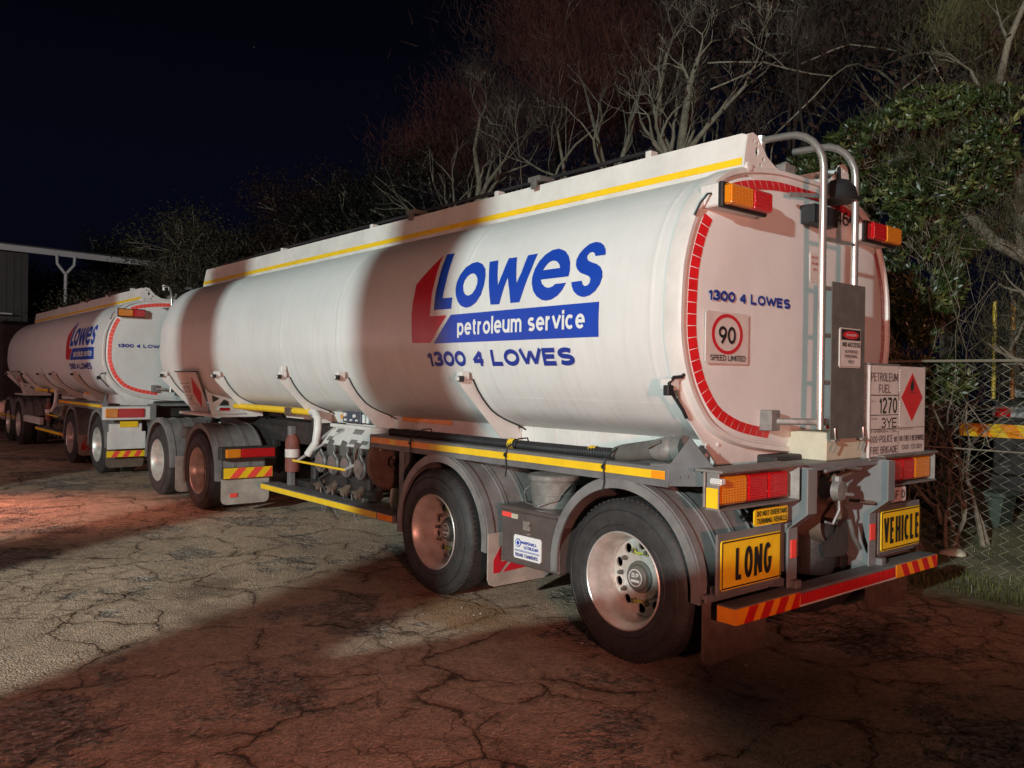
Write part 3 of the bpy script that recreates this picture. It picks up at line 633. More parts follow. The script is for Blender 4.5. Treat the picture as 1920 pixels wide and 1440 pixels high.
    for k in range(5): 
        cx=5.32-k*.27; g.tube([(cx,.70,1.15),(cx,.72,.85),(cx,.90,.72),(cx,.98,.58)],.045,10)
    rs=random.Random(3)
    for k in range(9):
        x0=rs.uniform(4.2,5.5); z0=rs.uniform(.75,1.1); y0=rs.uniform(.75,.98); g.tube([(x0,y0,z0),(x0+rs.uniform(-.2,.2),y0+rs.uniform(-.05,.1),z0-.12),(x0+rs.uniform(-.4,.4),y0+.05,z0-rs.uniform(.1,.35)),(x0+rs.uniform(-.4,.4),y0-.1,z0-.4)],rs.uniform(.008,.022),7)
    g.build('manifold',M['dark'],pb)
    for k in range(4):
        cx=5.22-k*.27
        g=G(); g.tube([(cx,.80,.92),(cx-.01,1.02,.87)],[.098,.098],20); g.lathe([(.106,0),(.112,.012),(.112,.03),(.098,.04),(.085,.035),(.083,.05),(.001,.055)],c=(cx-.01,1.02,.87),n=24)
        g.tube([(cx+.08,1.03,.95),(cx-.04,1.06,1.0),(cx-.08,1.05,.93)],.009,6); g.tube([(cx,.80,1.02),(cx,.90,1.10)],.02,6)
        v=g.build('coupling_valve',M['valve'],pb)
    for k in range(3):
        cx=5.08-k*.27
        g=G(); g.tube([(cx,.72,1.06),(cx-.01,.98,1.02)],[.07,.075],16); g.lathe([(.082,0),(.086,.02),(.07,.035),(.001,.04)],c=(cx-.01,.98,1.02),n=20); g.tube([(cx+.07,.98,1.08),(cx,1.01,1.11),(cx-.07,.98,1.04)],.008,6); g.build('upper_valve',M['guard'],pb)
    for k in range(4):
        cx=5.30-k*.27
        g=G(); g.tube([(cx,.93,.66),(cx-.03,1.04,.60)],[.05,.045],12); g.tube([(cx-.1,1.0,.66),(cx+.05,1.05,.62)],.012,6); g.lathe([(.03,0),(.03,.03),(.001,.03)],c=(cx-.03,1.03,.60),n=10); g.build('drain_valve',M['rust'],pb)
    g=G()
    for a,b in ((4.95,4.70),(4.55,4.32),(5.2,5.05)):
        pts=[(a+(b-a)*t,1.05,.60-.24*4*t*(1-t)) for t in [k/10 for k in range(11)]]; g.tube(pts,.0055,5)
    g.tube([(4.45,1.0,.55),(4.4,1.02,.42),(4.36,1.0,.55)],.004,5); g.build('chain',M['galv'],pb)
    g=G(); g.box(4.60,5.76,1.085,1.105,.83,.852,.003,rot=None); yb=g.build('bay_guard_bar',M['yellow'],pb)
    g=G(); g.tube([(5.66,1.09,.845),(4.98,.90,1.20)],.016,8); g.tube([(4.62,1.09,.84),(4.2,.9,1.05)],.016,8); g.tube([(5.6,.95,1.0),(5.2,.88,1.22)],.02,8); g.build('guard_strut',M['alu'],pb)
    # control box on the skirt
    cb=G().box(4.98,5.36,.665,.72,1.265,1.385,.008).build('control_box',M['panelblue'],pb); 
    G().box(4.66,4.97,.66,.71,1.265,1.38,.01).build('valve_block',M['guard'],pb)
    g=G()
    for x_,z_,r in ((5.29,1.35,.022),(5.28,1.295,.014),(5.16,1.295,.012),(5.09,1.34,.018),(5.04,1.295,.012)): g.lathe([(r,0),(r,.02),(.001,.024)],c=(x_,.72,z_),n=12)
    for x_ in (4.9,4.82): g.box(x_-.02,x_+.02,.71,.735,1.275,1.365,.005)
    g.build('control_knob',M['vwhite'],cb)
    g=G(); g.box(5.36,5.40,.67,.72,1.30,1.35); g.build('amber_button',M['orange'],cb)
    # pipes in front of the bay
    g=G(); g.tube([(7.75,.95,1.365),(5.62,.95,1.365)],.038,12); g.build('yellow_pipe',M['yellow'],pb)
    g=G(); g.tube([(5.62,.95,1.365),(5.52,.96,1.36),(5.44,.97,1.30),(5.42,.98,1.2),(5.42,1.0,1.05),(5.50,1.05,.92)],.042,12); g.build('elbow_pipe',M['white'],pb)
    g=G(); g.box(6.05,6.2,.93,1.0,1.31,1.40,.004)
    for k in (0,1): 
        for j in (0,1): g.lathe([(.016,0),(.014,.01),(.001,.012)],c=(6.095+k*.05,1.0,1.335+j*.04),n=10)
    g.build('socket_box',M['rust'],pb)
    g=G(); g.tube([(5.72,.85,1.3),(5.72,.85,.62)],.05,10); g.tube([(5.45,.78,1.25),(5.45,.78,.8)],.04,10); g.box(5.3,6.1,.5,.95,.50,.60); g.build('landing_leg',M['dark'],root)
    g=G(); g.lathe([(.075,.70),(.08,.74),(.08,1.02),(.07,1.07),(.03,1.12),(.012,1.17)],c=(5.93,1.02,0),axis='z',n=16); ex=g.build('extinguisher_cover',M['extred'],root)
    G().lathe([(.0815,.86),(.0815,.95)],c=(5.93,1.02,0),axis='z',n=16).build('white_band',M['sign'],ex)
    # hose reel disc
    g=G(); g.lathe([(.06,-.03),(.25,-.02),(.27,0),(.27,.02),(.25,.02),(.07,.012),(.07,.4),(.04,.4)],c=(4.13,.86,.95),axis='x',n=40); g.lathe([(.05,-.10),(.06,-.06),(.035,-.02)],c=(4.13,.86,.95),axis='x',n=16); g.lathe([(.2,.35),(.2,.37),(.05,.37)],c=(4.13,.86,.95),axis='x',n=30)
    g.tube([(4.1,.86,.95),(4.02,.90,1.0)],.02,8); g.build('hose_reel',M['rust'],root)
    g=G(); g.tube([(4.0,.9,.7),(3.95,.93,.6),(3.93,.92,.5)],[.04,.05,.04],10); g.build('drain_sock',M['cream'],root)
    if near:
        # --- tail
        bu=bpy.data.objects.new('bumper',None); bu.parent=root; COL.objects.link(bu)
        g=G(); g.box(0.0,.13,-1.235,1.235,.42,.516,.006); g.box(.05,.5,-.56,-.50,.44,.56); g.box(.05,.5,.50,.56,.44,.56); g.build('bumper_beam',M['frame'],bu)
        for s in (1,-1):
            R0=G(); Y0=G()
            y0,y1=(1.232,.60) if s>0 else (-.60,-1.232)
            Y0.box(-.004,.0,y0,y1,.424,.512,0)
            k=0; 
            for k in range(4):
                c=y0-.10-k*.155; sk=.055 if s>0 else -.055
                pts=[(c+sk/2+.01,.425),(c-.075+sk/2,.425),(c-.075-sk/2,.511),(c+.01-sk/2,.511)]
                pts=[(max(min(a,y0-.001),y1+.001),b) for a,b in pts]
                R0.poly([[(-a,b) for a,b in pts]],rear(-.0055),.001)
            am=Y0.build('amber_reflector',M['orange'],bu); R0.build('red_chevron',M['red'],am)
        G().box(.0,.12,1.235,1.239,.425,.51,0).build('end_reflector',M['orange'],bu)
        g=G()
        for k in range(17): g.box(-.004,0,.592-k*.0697,.592-k*.0697-.063,.436,.500,0)
        g.build('red_tile',M['red'],bu)
        g=G(); g.box(-.003,0,-.598,.598,.424,.434,0); g.build('white_edge',M['sign'],bu)
        # plates
        for s,txt,fr in ((1,'LONG','near'),(-1,'VEHICLE','far')):
            pc=s*.955 if s>0 else -.865
            wd=.585
            p=sign('warning_plate',root,rear(.095,pc,.592),wd,.275,'orange' if 0 else 'yellow',[('ink',txt,(-.165,.185,.045,.225) if s>0 else (-.265,.265,.045,.228),.004)],(),(.008,'ink'),label='yellow plate reading '+txt)
            g=G(); g.box(.105,.12,pc+wd/2+.02,pc-wd/2-.02,.57,.905); g.box(.12,.18,pc+wd/2-.02,pc-wd/2+.02,.55,.60); g.box(.12,.5,s*.5,s*.56,.6,.9); g.build('plate_frame',M['frame'],root)
        sign('overtake_plate',root,rear(.10,.76,.915),.345,.098,'yellow',[('ink','DO NOT OVERTAKE',(-.155,.155,.056,.088),.01),('ink','TURNING VEHICLE',(-.155,.155,.012,.044),.01)])
        sign('number_plate',root,rear(.06,-.70,.93),.30,.10,'sign',[('greyink','34F 0',(-.12,.12,.02,.08),.01)])
        # toolbox
        tb=bpy.data.objects.new('toolbox',None); tb.parent=root; COL.objects.link(tb)
        g=G(); g.box(1.42,2.03,.72,1.215,.425,.80,.008); g.build('box_body',M['boxg'],tb)
        g=G(); g.box(1.41,2.04,.71,1.228,.80,.835,.008); g.build('lid',M['boxg'],tb)
        g=G(); g.box(1.72,1.79,1.216,1.222,.68,.745); g.tube([(1.73,1.225,.71),(1.70,1.235,.735)],.006,6); g.lathe([(.01,0),(.008,.01),(.001,.012)],c=(1.73,1.216,.655),n=10); g.tube([(1.80,.95,.835),(1.80,.95,.89)],.012,8); g.build('latch',M['chrome'],tb)
        G().box(1.92,2.025,1.2155,1.218,.752,.785,0).build('red_reflector',M['redhot'],tb)
        G().box(1.85,1.919,1.2155,1.218,.748,.781,0).build('cream_reflector',M['cream'],tb)
        sign('maker_plate',tb,side(1.735,1.222,.475),.29,.165,'vwhite',[('blue','MARSHALL',(-.06,.11,.108,.13),.02),('blue','LETHLEAN',(-.03,.12,.076,.098),.02),('navy','ROAD TANKERS',(-.12,.12,.015,.04),.01)],
            [('blue',[circ(-.095,.11,.030,24)]),('vwhite',[circ(-.095,.11,.023,24)]),('blue',[circ(-.095,.11,.015,24)]),('navy',[rect(-.13,.13,.052,.056)]),('blue',[rect(-.13,.13,.06,.063)])])
        # hazard placard on the right
        hp=G().box(.09,.115,-.375,-1.205,1.245,1.875,.003).build('hazard_placard',M['sign'],root)
        g=G(); g.box(.105,.16,-.36,-.385,1.24,1.89); g.box(.07,.13,-.36,-1.21,1.228,1.245); g.box(.085,.13,-.36,-.80,1.876,1.888); g.build('placard_frame',M['galv'],hp)
        fn=rear(.0885,0,0); g=G()
        g.text('PETROLEUM',(.39,.765,1.765,1.825),fn,.0); g.text('FUEL',(.50,.67,1.685,1.745),fn,.0)
        g.text('000-POLICE or',(.395,.77,1.345,1.395),fn,.0); g.text('FIRE BRIGADE',(.395,.77,1.27,1.32),fn,.0)
        g.text('IN EMERGENCY DIAL',(.40,.76,1.415,1.435),fn); g.text('UN No.',(.395,.45,1.625,1.635),fn); g.text('HAZCHEM',(.395,.47,1.505,1.515),fn)
        g.text('001 FIRST RESPONSE',(.81,1.18,1.345,1.385),fn,.01); g.text('1300 131 001',(.84,1.15,1.285,1.32),fn,.01); g.text('SPECIALIST ADVICE',(.81,1.0,1.425,1.436),fn)
        g.build('small_lettering',M['greyink'],hp,0,False)
        g=G(); g.text('1270',(.505,.765,1.545,1.655),fn,.0); g.text('3YE',(.54,.765,1.445,1.515),fn,.0)
        for a,b,c,d in ((.385,.79,1.668,1.674),(.385,.79,1.532,1.537),(.385,.79,1.437,1.4415),(.385,.388,1.25,1.87),(.787,.790,1.25,1.87),(.385,.79,1.25,1.2535),(.79,1.20,1.4385,1.442)): g.poly([rect(a,b,c,d)],fn,.001)
        g.build('black_lettering',M['ink'],hp,0,False)
        g=G(); g.poly([[(.83,1.655),(.995,1.485),(1.16,1.655),(.995,1.83)]],fn,.002); d=g.build('red_diamond',M['red'],hp)
        g=G(); g.poly([[(.97,1.70),(.96,1.735),(.985,1.78),(.985,1.745),(1.0,1.80),(1.02,1.75),(1.015,1.72),(1.005,1.70)]],rear(.0865),.001); g.poly([rect(.95,1.04,1.685,1.69)],rear(.0865),.001); g.build('flame',M['ink'],d)
        g=G()
        for k in range(20):
            if 8<k<12: continue
            g.box(.086,.09,-.797,-.806,1.46+k*.02,1.47+k*.02,0)
        g.build('hinge_mark',M['vwhite'],hp)
        # cream cabinet
        g=G(); g.box(.13,.42,.10,-.37,1.247,1.43,.006); cbn=g.build('cabinet',M['cream'],root)
        # rear lamp housings
        for s in (1,-1):
            th=bpy.data.objects.new('tail_lamp',None); th.parent=root; COL.objects.link(th)
            g=G(); g.box(.04,.22,s*1.325,s*.50,1.246,1.262); g.box(.05,.15,s*1.325,s*.55,1.040,1.052); g.box(.06,.14,s*1.325,s*1.312,1.044,1.248)
            g.box(.155,.17,s*1.32,s*.50,1.05,1.25); g.poly([[(0,0),(.11,0),(.11,.20),(0,.20)]],lambda u,v,w:(.05+u,s*(.54+.4*u)+w,1.046+v),.008)
            g.build('lamp_housing',M['galv'],th)
            G().box(.075,.15,s*1.275,s*1.03,1.068,1.222,.012).build('amber_lens',M['lamb'],th)
            G().box(.075,.15,s*1.026,s*.83,1.068,1.222,.012).build('red_lens',M['lred'],th)
            G().box(.075,.15,s*.826,s*.62,1.068,1.222,.012).build('red_lens',M['lred'],th)
            if s>0:
                G().box(.062,.138,1.3255,1.329,1.056,1.165,0).build('side_reflector',M['yellow'],th)
                g=G(); g.box(.03,.11,1.30,1.345,1.185,1.22,.008); g.build('side_marker',M['lclr'],th)
        # coupling gear between the posts
        g=G(); g.box(.25,.6,-.30,.20,.60,1.15,.03); g.lathe([(.13,-.06),(.14,0),(.14,.16),(.09,.22)],c=(.16,.08,.86),axis='x',n=24); g.tube([(.1,.10,1.15),(.05,.06,1.10),(.08,.0,1.05)],.035,10)
        g.box(.2,.34,-.34,-.22,.78,1.05,.02); g.tube([(.12,-.05,1.14),(.10,-.28,1.18)],.02,8); g.tube([(.12,-.32,.96),(.06,-.40,.95)],.012,6); g.build('coupling_gear',M['rust'],root)
        g=G(); g.lathe([(.001,-.05),(.06,-.045),(.07,0),(.045,.02)],c=(.06,.10,1.07),axis='x',n=18); g.tube([(.04,.10,1.02),(.03,.11,.95),(.05,.15,.86),(.06,.22,.88)],.009,6); g.tube([(.05,.1,1.16),(.05,.1,1.08)],.03,8); g.tube([(.03,.09,1.05),(.0,.0,1.04)],.012,8); g.build('air_coupling',M['galv'],root)
        g=G(); g.lathe([(.02,.50),(.14,.51),(.165,.56),(.17,.80),(.15,.86),(.02,.87)],c=(.28,.02,0),axis='z',n=24); g.build('air_tank',M['dark'],root)
        g=G(); g.poly([[(-.16,.64),(.12,.62),(.15,.66),(.14,.86),(0,.87),(-.06,.80),(-.18,.72)]],lambda u,v,w:(.10+.02*sin(u*20),.0-u,v),.006); g.tube([(.09,-.13,.86),(.07,-.15,.75),(.06,-.22,.66)],.016,8); g.build('dust_cover',M['guard'],root)
        g=G()
        for k in range(6): g.tube([(.2,.12-.05*k,1.205),(.06,.10-.05*k,1.21-.01*(k%3))],.008,6)
        g.tube([(.05,.25,1.20),(.04,.05,1.215),(.05,-.18,1.19)],.012,6); g.build('air_line',M['galv'],root)
    else:
        for s in (1,-1):
            g=G(); g.box(.05,.16,s*1.32,s*.56,.97,1.20,.006); hs=g.build('lamp_housing',M['white'],root)
            G().box(.02,.06,s*1.29,s*1.09,1.01,1.165,.01).build('amber_lens',M['lamb'],hs); G().box(.02,.06,s*1.085,s*.66,1.01,1.165,.01).build('red_lens',M['lred'],hs)
            G().box(.03,.045,s*1.06,s*.77,.845,.945,0).build('overtake_plate',M['yellow'],root)
            g=G(); g.box(.03,.045,s*1.26,s*.64,.47,.77,.004); g.box(.05,.2,s*1.2,s*.7,.5,.9); pn=g.build('tail_panel',M['white'],root)
            g=G(); g.box(.025,.035,s*1.27,s*.55,.335,.44,0); ch=g.build('chevron_board',M['yellow'],root)
            g=G()
            for k in range(4):
                c=1.2-k*.18; g.poly([[(-s*(c),.337),(-s*(c-.09),.337),(-s*(c-.15),.438),(-s*(c-.06),.438)]],rear(.023),.001)
            g.build('red_chevron',M['redhot'],ch)
    # --- side livery
    fn=on_tank()
    g=G()
    for lp in ([LG['L']],[LG['o1'],LG['o2']],[LG['w']],[LG['e1'],LG['e2']],[LG['s']],[LG['ban']]): g.poly([neg(a) for a in lp],fn,.001,.045)
    g.build('blue_livery',M['blue'],tank,60)
    g=G(); g.poly([neg(LG['red'])],fn,.001,.045); g.build('red_livery',M['redlogo'],tank,60)
    g=G(); g.text('petroleum service',(-2.56,-1.16,2.045,2.207),on_tank(.0065),.012,cutv=.06); g.build('banner_lettering',M['vwhite'],tank,60,False)
    g=G(); g.text('1300 4 LOWES',(-3.01,-1.285,1.84,1.96),on_tank(.005),.045,cutv=.03); g.build('phone_lettering',M['navy'],tank,60,False)
    return root
# ================================================================== BUILD
near=thing('fuel_tanker_trailer','white fuel tanker trailer in the foreground, rear ladder and LONG VEHICLE plates towards the camera','tanker trailer',group='tanker trailers of the road train')
make_trailer(near,'near')
lead=thing('fuel_tanker_trailer','smaller-looking white tanker trailer ahead, partly hidden behind the nose of the foreground tanker','tanker trailer',(12.55,0,0),'tanker trailers of the road train')
make_trailer(lead,'lead')
# ---- converter dolly
dol=thing('trailer_dolly','twin axle dolly with grey mudguards carrying the nose of the foreground tanker','dolly',(0,0,0))
for s in (1,-1):
    for x in (8.30,9.98): make_wheel(dol,x,s,fancy=False)
    fender(dol,8.22,s,-20,188,R=.60); fender(dol,9.95,s,0,186,R=.60)
    flap(dol,7.55,s,.58,1.20,.14,.47)
    flap(dol,9.2,s,.62,1.22,.12,.62)
    g=G(); g.box(7.50,7.62,s*1.22,s*.5,.70,.86); g.box(7.5,7.56,s*1.20,s*.55,.46,.60); hs=g.build('lamp_board',M['dark'],dol)
    G().box(7.47,7.51,s*1.17,s*.98,.725,.835,.01).build('amber_lens',M['lamb'],hs)
    G().box(7.47,7.51,s*.975,s*.53,.725,.835,.01).build('red_lens',M['lred'],hs)
    g=G(); g.box(7.49,7.498,s*1.19,s*.56,.47,.60,0); ch=g.build('chevron_board',M['yellow'],dol)
    g=G()
    for k in range(3):
        c=1.12-k*.22; g.poly([[(-s*c,.472),(-s*(c-.11),.472),(-s*max(c-.22,.565),.598),(-s*(c-.11),.598)]],rear(7.488),.001)
    g.build('red_chevron',M['redhot'],ch)
    G().box(7.53,7.54,s*1.09,s*1.0,.23,.28,0).build('red_reflector',M['redhot'],dol)
g=G(); g.box(7.6,10.6,-.5,-.4,.75,.95); g.box(7.6,10.6,.4,.5,.75,.95); g.box(10.4,12.9,-.08,.08,.7,.85)
for x in (8.3,9.98): g.tube([(x,-.9,.505),(x,.9,.505)],.075,12); g.box(x-.3,x+.3,-.7,.7,.55,.75)
g.lathe([(.05,1.10),(.55,1.10),(.57,1.06),(.57,.95)],c=(9.1,0,0),axis='z',n=32); g.build('dolly_frame',M['dark'],dol)
g=G(); g.box(8.9,9.4,.5,1.1,.86,1.02,.02); g.tube([(9.0,1.0,1.05),(8.2,1.0,1.08)],.04,10); g.build('air_tank',M['guard'],dol)
# ---- loose things on the near trailer
h=thing('delivery_hose','ribbed black delivery hose with pale camlock end lying on the walkway of the foreground tanker','hose',(0,0,0))
g=G(); pts=[]; n=230
for k in range(n+1):
    x=3.75-(3.75-1.0)*k/n; pts.append((x,1.10+.012*sin(x*4),1.262+.002*sin(x*7)))
g.tube(pts,[.029+(.004 if k%2 else -.001)+.012*max(0,(k-185)/45) for k in range(n+1)],14)
pts=[(3.7,1.0,1.262),(2.4,1.01,1.262),(1.25,1.0,1.262)]; g.tube(pts,.027,12); g.build('hose_body',M['black'],h)
g=G()
for x in (2.05,1.24): g.lathe([(.040,-.03),(.040,.03)],c=(x,1.09+.012*sin(x*4),1.268),axis='x',n=14)
g.build('yellow_band',M['yellow'],h)
g=G(); g.tube([(1.03,1.09,1.270),(.97,1.085,1.28),(.72,1.07,1.318)],[.046,.056,.063],18); g.tube([(.74,1.10,1.33),(.70,1.16,1.34),(.62,1.14,1.38)],.01,6); g.build('cuff',M['guard'],h)
g=G(); g.tube([(.73,1.07,1.318),(.64,1.065,1.325),(.60,1.06,1.33),(.56,1.055,1.33),(.555,1.055,1.33),(.50,1.05,1.335)],[.060,.078,.078,.05,.085,.085],22); g.lathe([(.001,0),(.001,0.001)],c=(.5,1.05,1.33),n=4); g.build('camlock_end',M['galv'],h)
bk=thing('metal_bucket','dented galvanised bucket strapped on the toolbox between the two rear wheels','bucket',(1.74,.98,.835))
g=G(); g.lathe([(.001,0),(.145,0),(.148,.012),(.156,.09),(.16,.093),(.16,.10),(.157,.104),(.168,.185),(.175,.19),(.175,.20),(.17,.205),(.162,.20),(.16,.17),(.155,.16),(.001,.155)],axis='z',n=36); g.build('pail',M['galv'],bk)
g=G(); g.lathe([(.182,.195),(.184,.20),(.184,.222),(.175,.232),(.05,.24),(.001,.24)],axis='z',n=36); g.build('lid',M['galv'],bk)
g=G(); g.tube([(.17,.0,.17),(.2,.1,.10),(.1,.18,.03),(-.05,.19,.02),(-.16,.12,.07),(-.175,0,.17)],.004,6); g.build('handle',M['chrome'],bk)
st=thing('hose_strap','thin black strap tying the hose to the walkway beam','strap',(0,0,0))
g=G()
for x in (3.2,1.95,.98): g.tube([(x,1.02,1.24),(x,1.05,1.315),(x,1.13,1.312),(x+.005,1.24,1.25),(x+.005,1.252,1.19),(x,1.247,1.10),(x+.02,1.24,1.04)],.006,6); g.lathe([(.016,-.012),(.018,0),(.016,.012)],c=(x,1.252,1.20),axis='x',n=8)
g.build('strap_loop',M['black'],st)
# ---- prime mover, mostly hidden beyond the lead trailer
pm=thing('prime_mover','dark prime mover truck at the far left end of the road train','truck',(0,0,0))
for s in (1,-1):
    for x in (20.9,22.3,26.6): make_wheel(pm,x,s,dual=x<25,fancy=False)
    fender(pm,22.3,s,20,175,R=.62); fender(pm,20.9,s,10,160,R=.62)
g=G(); g.box(19.6,28,-.5,-.4,.8,1.05); g.box(19.6,28,.4,.5,.8,1.05); g.box(21,22.2,-.5,.5,1.05,1.18); g.tube([(20.9,-.9,.5),(20.9,.9,.5)],.1); g.tube([(22.3,-.9,.5),(22.3,.9,.5)],.1); g.build('chassis',M['dark'],pm)
g=G(); g.box(23.9,25.9,-1.22,1.22,.9,3.2,.1); g.box(25.9,27.6,-1.05,1.05,.8,2.0,.12); g.build('cab',M['dark'],pm)
g=G(); g.lathe([(.001,-.6),(.28,-.58),(.3,-.5),(.3,.5),(.28,.58),(.001,.6)],c=(24.3,1.0,.75),axis='x',n=24); g.build('fuel_tank',M['chrome'],pm)
G().box(18.5,21.2,1.12,1.2,.60,.76,.006).build('side_step',M['white'],pm)
G().box(21.3,23.6,1.2,1.23,.62,.68,.004).build('yellow_rail',M['yellow'],pm)
# ------------------------------------------------------------------ ground
def ground_mat():
    m=bpy.data.materials.new('cracked_asphalt'); m.use_nodes=True; n=m.node_tree.nodes; l=m.node_tree.links; b=n['Principled BSDF']
    tc=n.new('ShaderNodeTexCoord'); P=tc.outputs['Object']
    def noise(sc,det=4,ro=.6,vec=None):
        t=n.new('ShaderNodeTexNoise'); t.inputs['Scale'].default_value=sc; t.inputs['Detail'].default_value=det; t.inputs['Roughness'].default_value=ro; l.new(vec or P,t.inputs['Vector']); return t
    def math_(op,a,b_=None,c=None,clamp=False):
        t=n.new('ShaderNodeMath'); t.operation=op; t.use_clamp=clamp
        for i,v in enumerate((a,b_,c)):
            if v is None: continue
            if hasattr(v,'links'): l.new(v,t.inputs[i])
            else: t.inputs[i].default_value=v
        return t.outputs[0]
    def ss(v,a,b_):
        t=n.new('ShaderNodeMapRange'); t.interpolation_type='SMOOTHSTEP'; t.inputs['From Min'].default_value=a; t.inputs['From Max'].default_value=b_; l.new(v,t.inputs['Value']); return t.outputs[0]
    wn=noise(1.6,5,.6); vm=n.new('ShaderNodeVectorMath'); vm.operation='MULTIPLY_ADD'; l.new(wn.outputs['Color'],vm.inputs[0]); vm.inputs[1].default_value=(.55,.55,0); l.new(P,vm.inputs[2])
    wn2=noise(14,3,.6); vm2=n.new('ShaderNodeVectorMath'); vm2.operation='MULTIPLY_ADD'; l.new(wn2.outputs['Color'],vm2.inputs[0]); vm2.inputs[1].default_value=(.05,.05,0); l.new(vm.outputs[0],vm2.inputs[2])
    def crack(scale,w0,w1):
        v=n.new('ShaderNodeTexVoronoi'); v.feature='DISTANCE_TO_EDGE'; v.inputs['Scale'].default_value=scale; l.new(vm2.outputs[0],v.inputs['Vector']); return ss(v.outputs['Distance'],w1,w0)
    c1=crack(1.25,.001,.015); c2=crack(3.3,.001,.016)
    zone=noise(.42,3,.5); z1=ss(zone.outputs['Fac'],.42,.62)      # where the fine cracking is
    c2m=math_('MULTIPLY',c2,z1); wv=noise(2.2,3); c1m=math_('MULTIPLY',c1,ss(wv.outputs['Fac'],.38,.56))
    cracks=math_('MAXIMUM',c1m,math_('MULTIPLY',c2m,.85))
    h1=crack(1.25,.0,.085); h2=crack(3.3,.0,.11); halo=math_('MAXIMUM',math_('MULTIPLY',h1,ss(wv.outputs['Fac'],.34,.54)),math_('MULTIPLY',math_('MULTIPLY',h2,z1),.8)); halo=math_('MULTIPLY',halo,ss(noise(9,4,.7).outputs['Fac'],.30,.62))
    # ravelled patches where the seal broke open
    rv=noise(.75,7,.68); rav=ss(rv.outputs['Fac'],.53,.58)
    ag=n.new('ShaderNodeTexVoronoi'); ag.inputs['Scale'].default_value=85; l.new(P,ag.inputs['Vector'])
    ag2=n.new('ShaderNodeTexVoronoi'); ag2.inputs['Scale'].default_value=32; l.new(P,ag2.inputs['Vector'])
    fine=noise(60,3,.7); mid=noise(5,5,.6)
    base=n.new('ShaderNodeValToRGB'); e=base.color_ramp.elements; e[0].position=.3; e[0].color=(.47,.365,.275,1); e[1].position=.72; e[1].color=(.90,.71,.54,1)
    s_=math_('ADD',math_('MULTIPLY',mid.outputs['Fac'],.55),math_('MULTIPLY',fine.outputs['Fac'],.45)); l.new(s_,base.inputs[0])
    agr=n.new('ShaderNodeValToRGB'); e=agr.color_ramp.elements; e[0].position=.05; e[0].color=(.07,.062,.055,1); e[1].position=.95; e[1].color=(.62,.58,.52,1)
    l.new(ag2.outputs['Color'],agr.inputs[0]); 
    mx=n.new('ShaderNodeMixRGB'); l.new(math_('MULTIPLY',rav,.85),mx.inputs[0]); l.new(base.outputs[0],mx.inputs[1]); l.new(agr.outputs[0],mx.inputs[2])
    a3=n.new('ShaderNodeTexVoronoi'); a3.inputs['Scale'].default_value=48; l.new(P,a3.inputs['Vector']); agv=n.new('ShaderNodeMixRGB'); agv.blend_type='MULTIPLY'; agv.inputs[0].default_value=.75
    ar=n.new('ShaderNodeValToRGB'); ar.color_ramp.elements[0].color=(.50,.49,.47,1); ar.color_ramp.elements[1].color=(1.25,1.22,1.18,1); l.new(a3.outputs['Color'],ar.inputs[0]); l.new(mx.outputs[0],agv.inputs[1]); l.new(ar.outputs[0],agv.inputs[2])
    hx_=n.new('ShaderNodeMixRGB'); hx_.blend_type='MULTIPLY'; l.new(halo,hx_.inputs[0]); l.new(agv.outputs[0],hx_.inputs[1]); hx_.inputs[2].default_value=(.60,.56,.53,1)
    dk=n.new('ShaderNodeMixRGB'); dk.blend_type='MULTIPLY'; l.new(cracks,dk.inputs[0]); l.new(hx_.outputs[0],dk.inputs[1]); dk.inputs[2].default_value=(.28,.25,.22,1)
    sp=n.new('ShaderNodeMixRGB'); sparkle=math_('LESS_THAN',ag.outputs['Distance'],.09); gate=math_('GREATER_THAN',noise(30,2).outputs['Fac'],.60)
    l.new(math_('MULTIPLY',math_('MULTIPLY',sparkle,gate),.9),sp.inputs[0]); l.new(dk.outputs[0],sp.inputs[1]); sp.inputs[2].default_value=(.75,.72,.66,1)
    st=ss(noise(.55,4,.6).outputs['Fac'],.56,.68); sx=n.new('ShaderNodeMixRGB'); sx.blend_type='MULTIPLY'; l.new(math_('MULTIPLY',st,.8),sx.inputs[0]); l.new(sp.outputs[0],sx.inputs[1]); sx.inputs[2].default_value=(.45,.42,.40,1)
    big=ss(noise(.22,3,.5).outputs['Fac'],.35,.68); bm=n.new('ShaderNodeMixRGB'); bm.blend_type='MULTIPLY'; bm.inputs[0].default_value=1
    br=n.new('ShaderNodeValToRGB'); br.color_ramp.elements[0].color=(.72,.70,.68,1); br.color_ramp.elements[1].color=(1.22,1.2,1.16,1); l.new(big,br.inputs[0]); l.new(sx.outputs[0],bm.inputs[1]); l.new(br.outputs[0],bm.inputs[2]); sx=bm
    # rusty spill by the rear wheels
    sp3=n.new('ShaderNodeSeparateXYZ'); l.new(P,sp3.inputs[0])
    dx=math_('MULTIPLY',math_('SUBTRACT',sp3.outputs['X'],2.35),.9); dy=math_('MULTIPLY',math_('SUBTRACT',sp3.outputs['Y'],1.35),1.6)
    dd=math_('SQRT',math_('ADD',math_('MULTIPLY',dx,dx),math_('MULTIPLY',dy,dy))); dn=math_('ADD',dd,math_('MULTIPLY',noise(3.5,5).outputs['Fac'],1.1)); rs=ss(dn,1.25,.85)
    rx=n.new('ShaderNodeMixRGB'); l.new(math_('MULTIPLY',rs,.6),rx.inputs[0]); l.new(sx.outputs[0],rx.inputs[1]); rx.inputs[2].default_value=(.42,.23,.09,1)
    l.new(rx.outputs[0],b.inputs['Base Color']); b.inputs['Roughness'].default_value=.82; b.inputs['Specular IOR Level'].default_value=.35
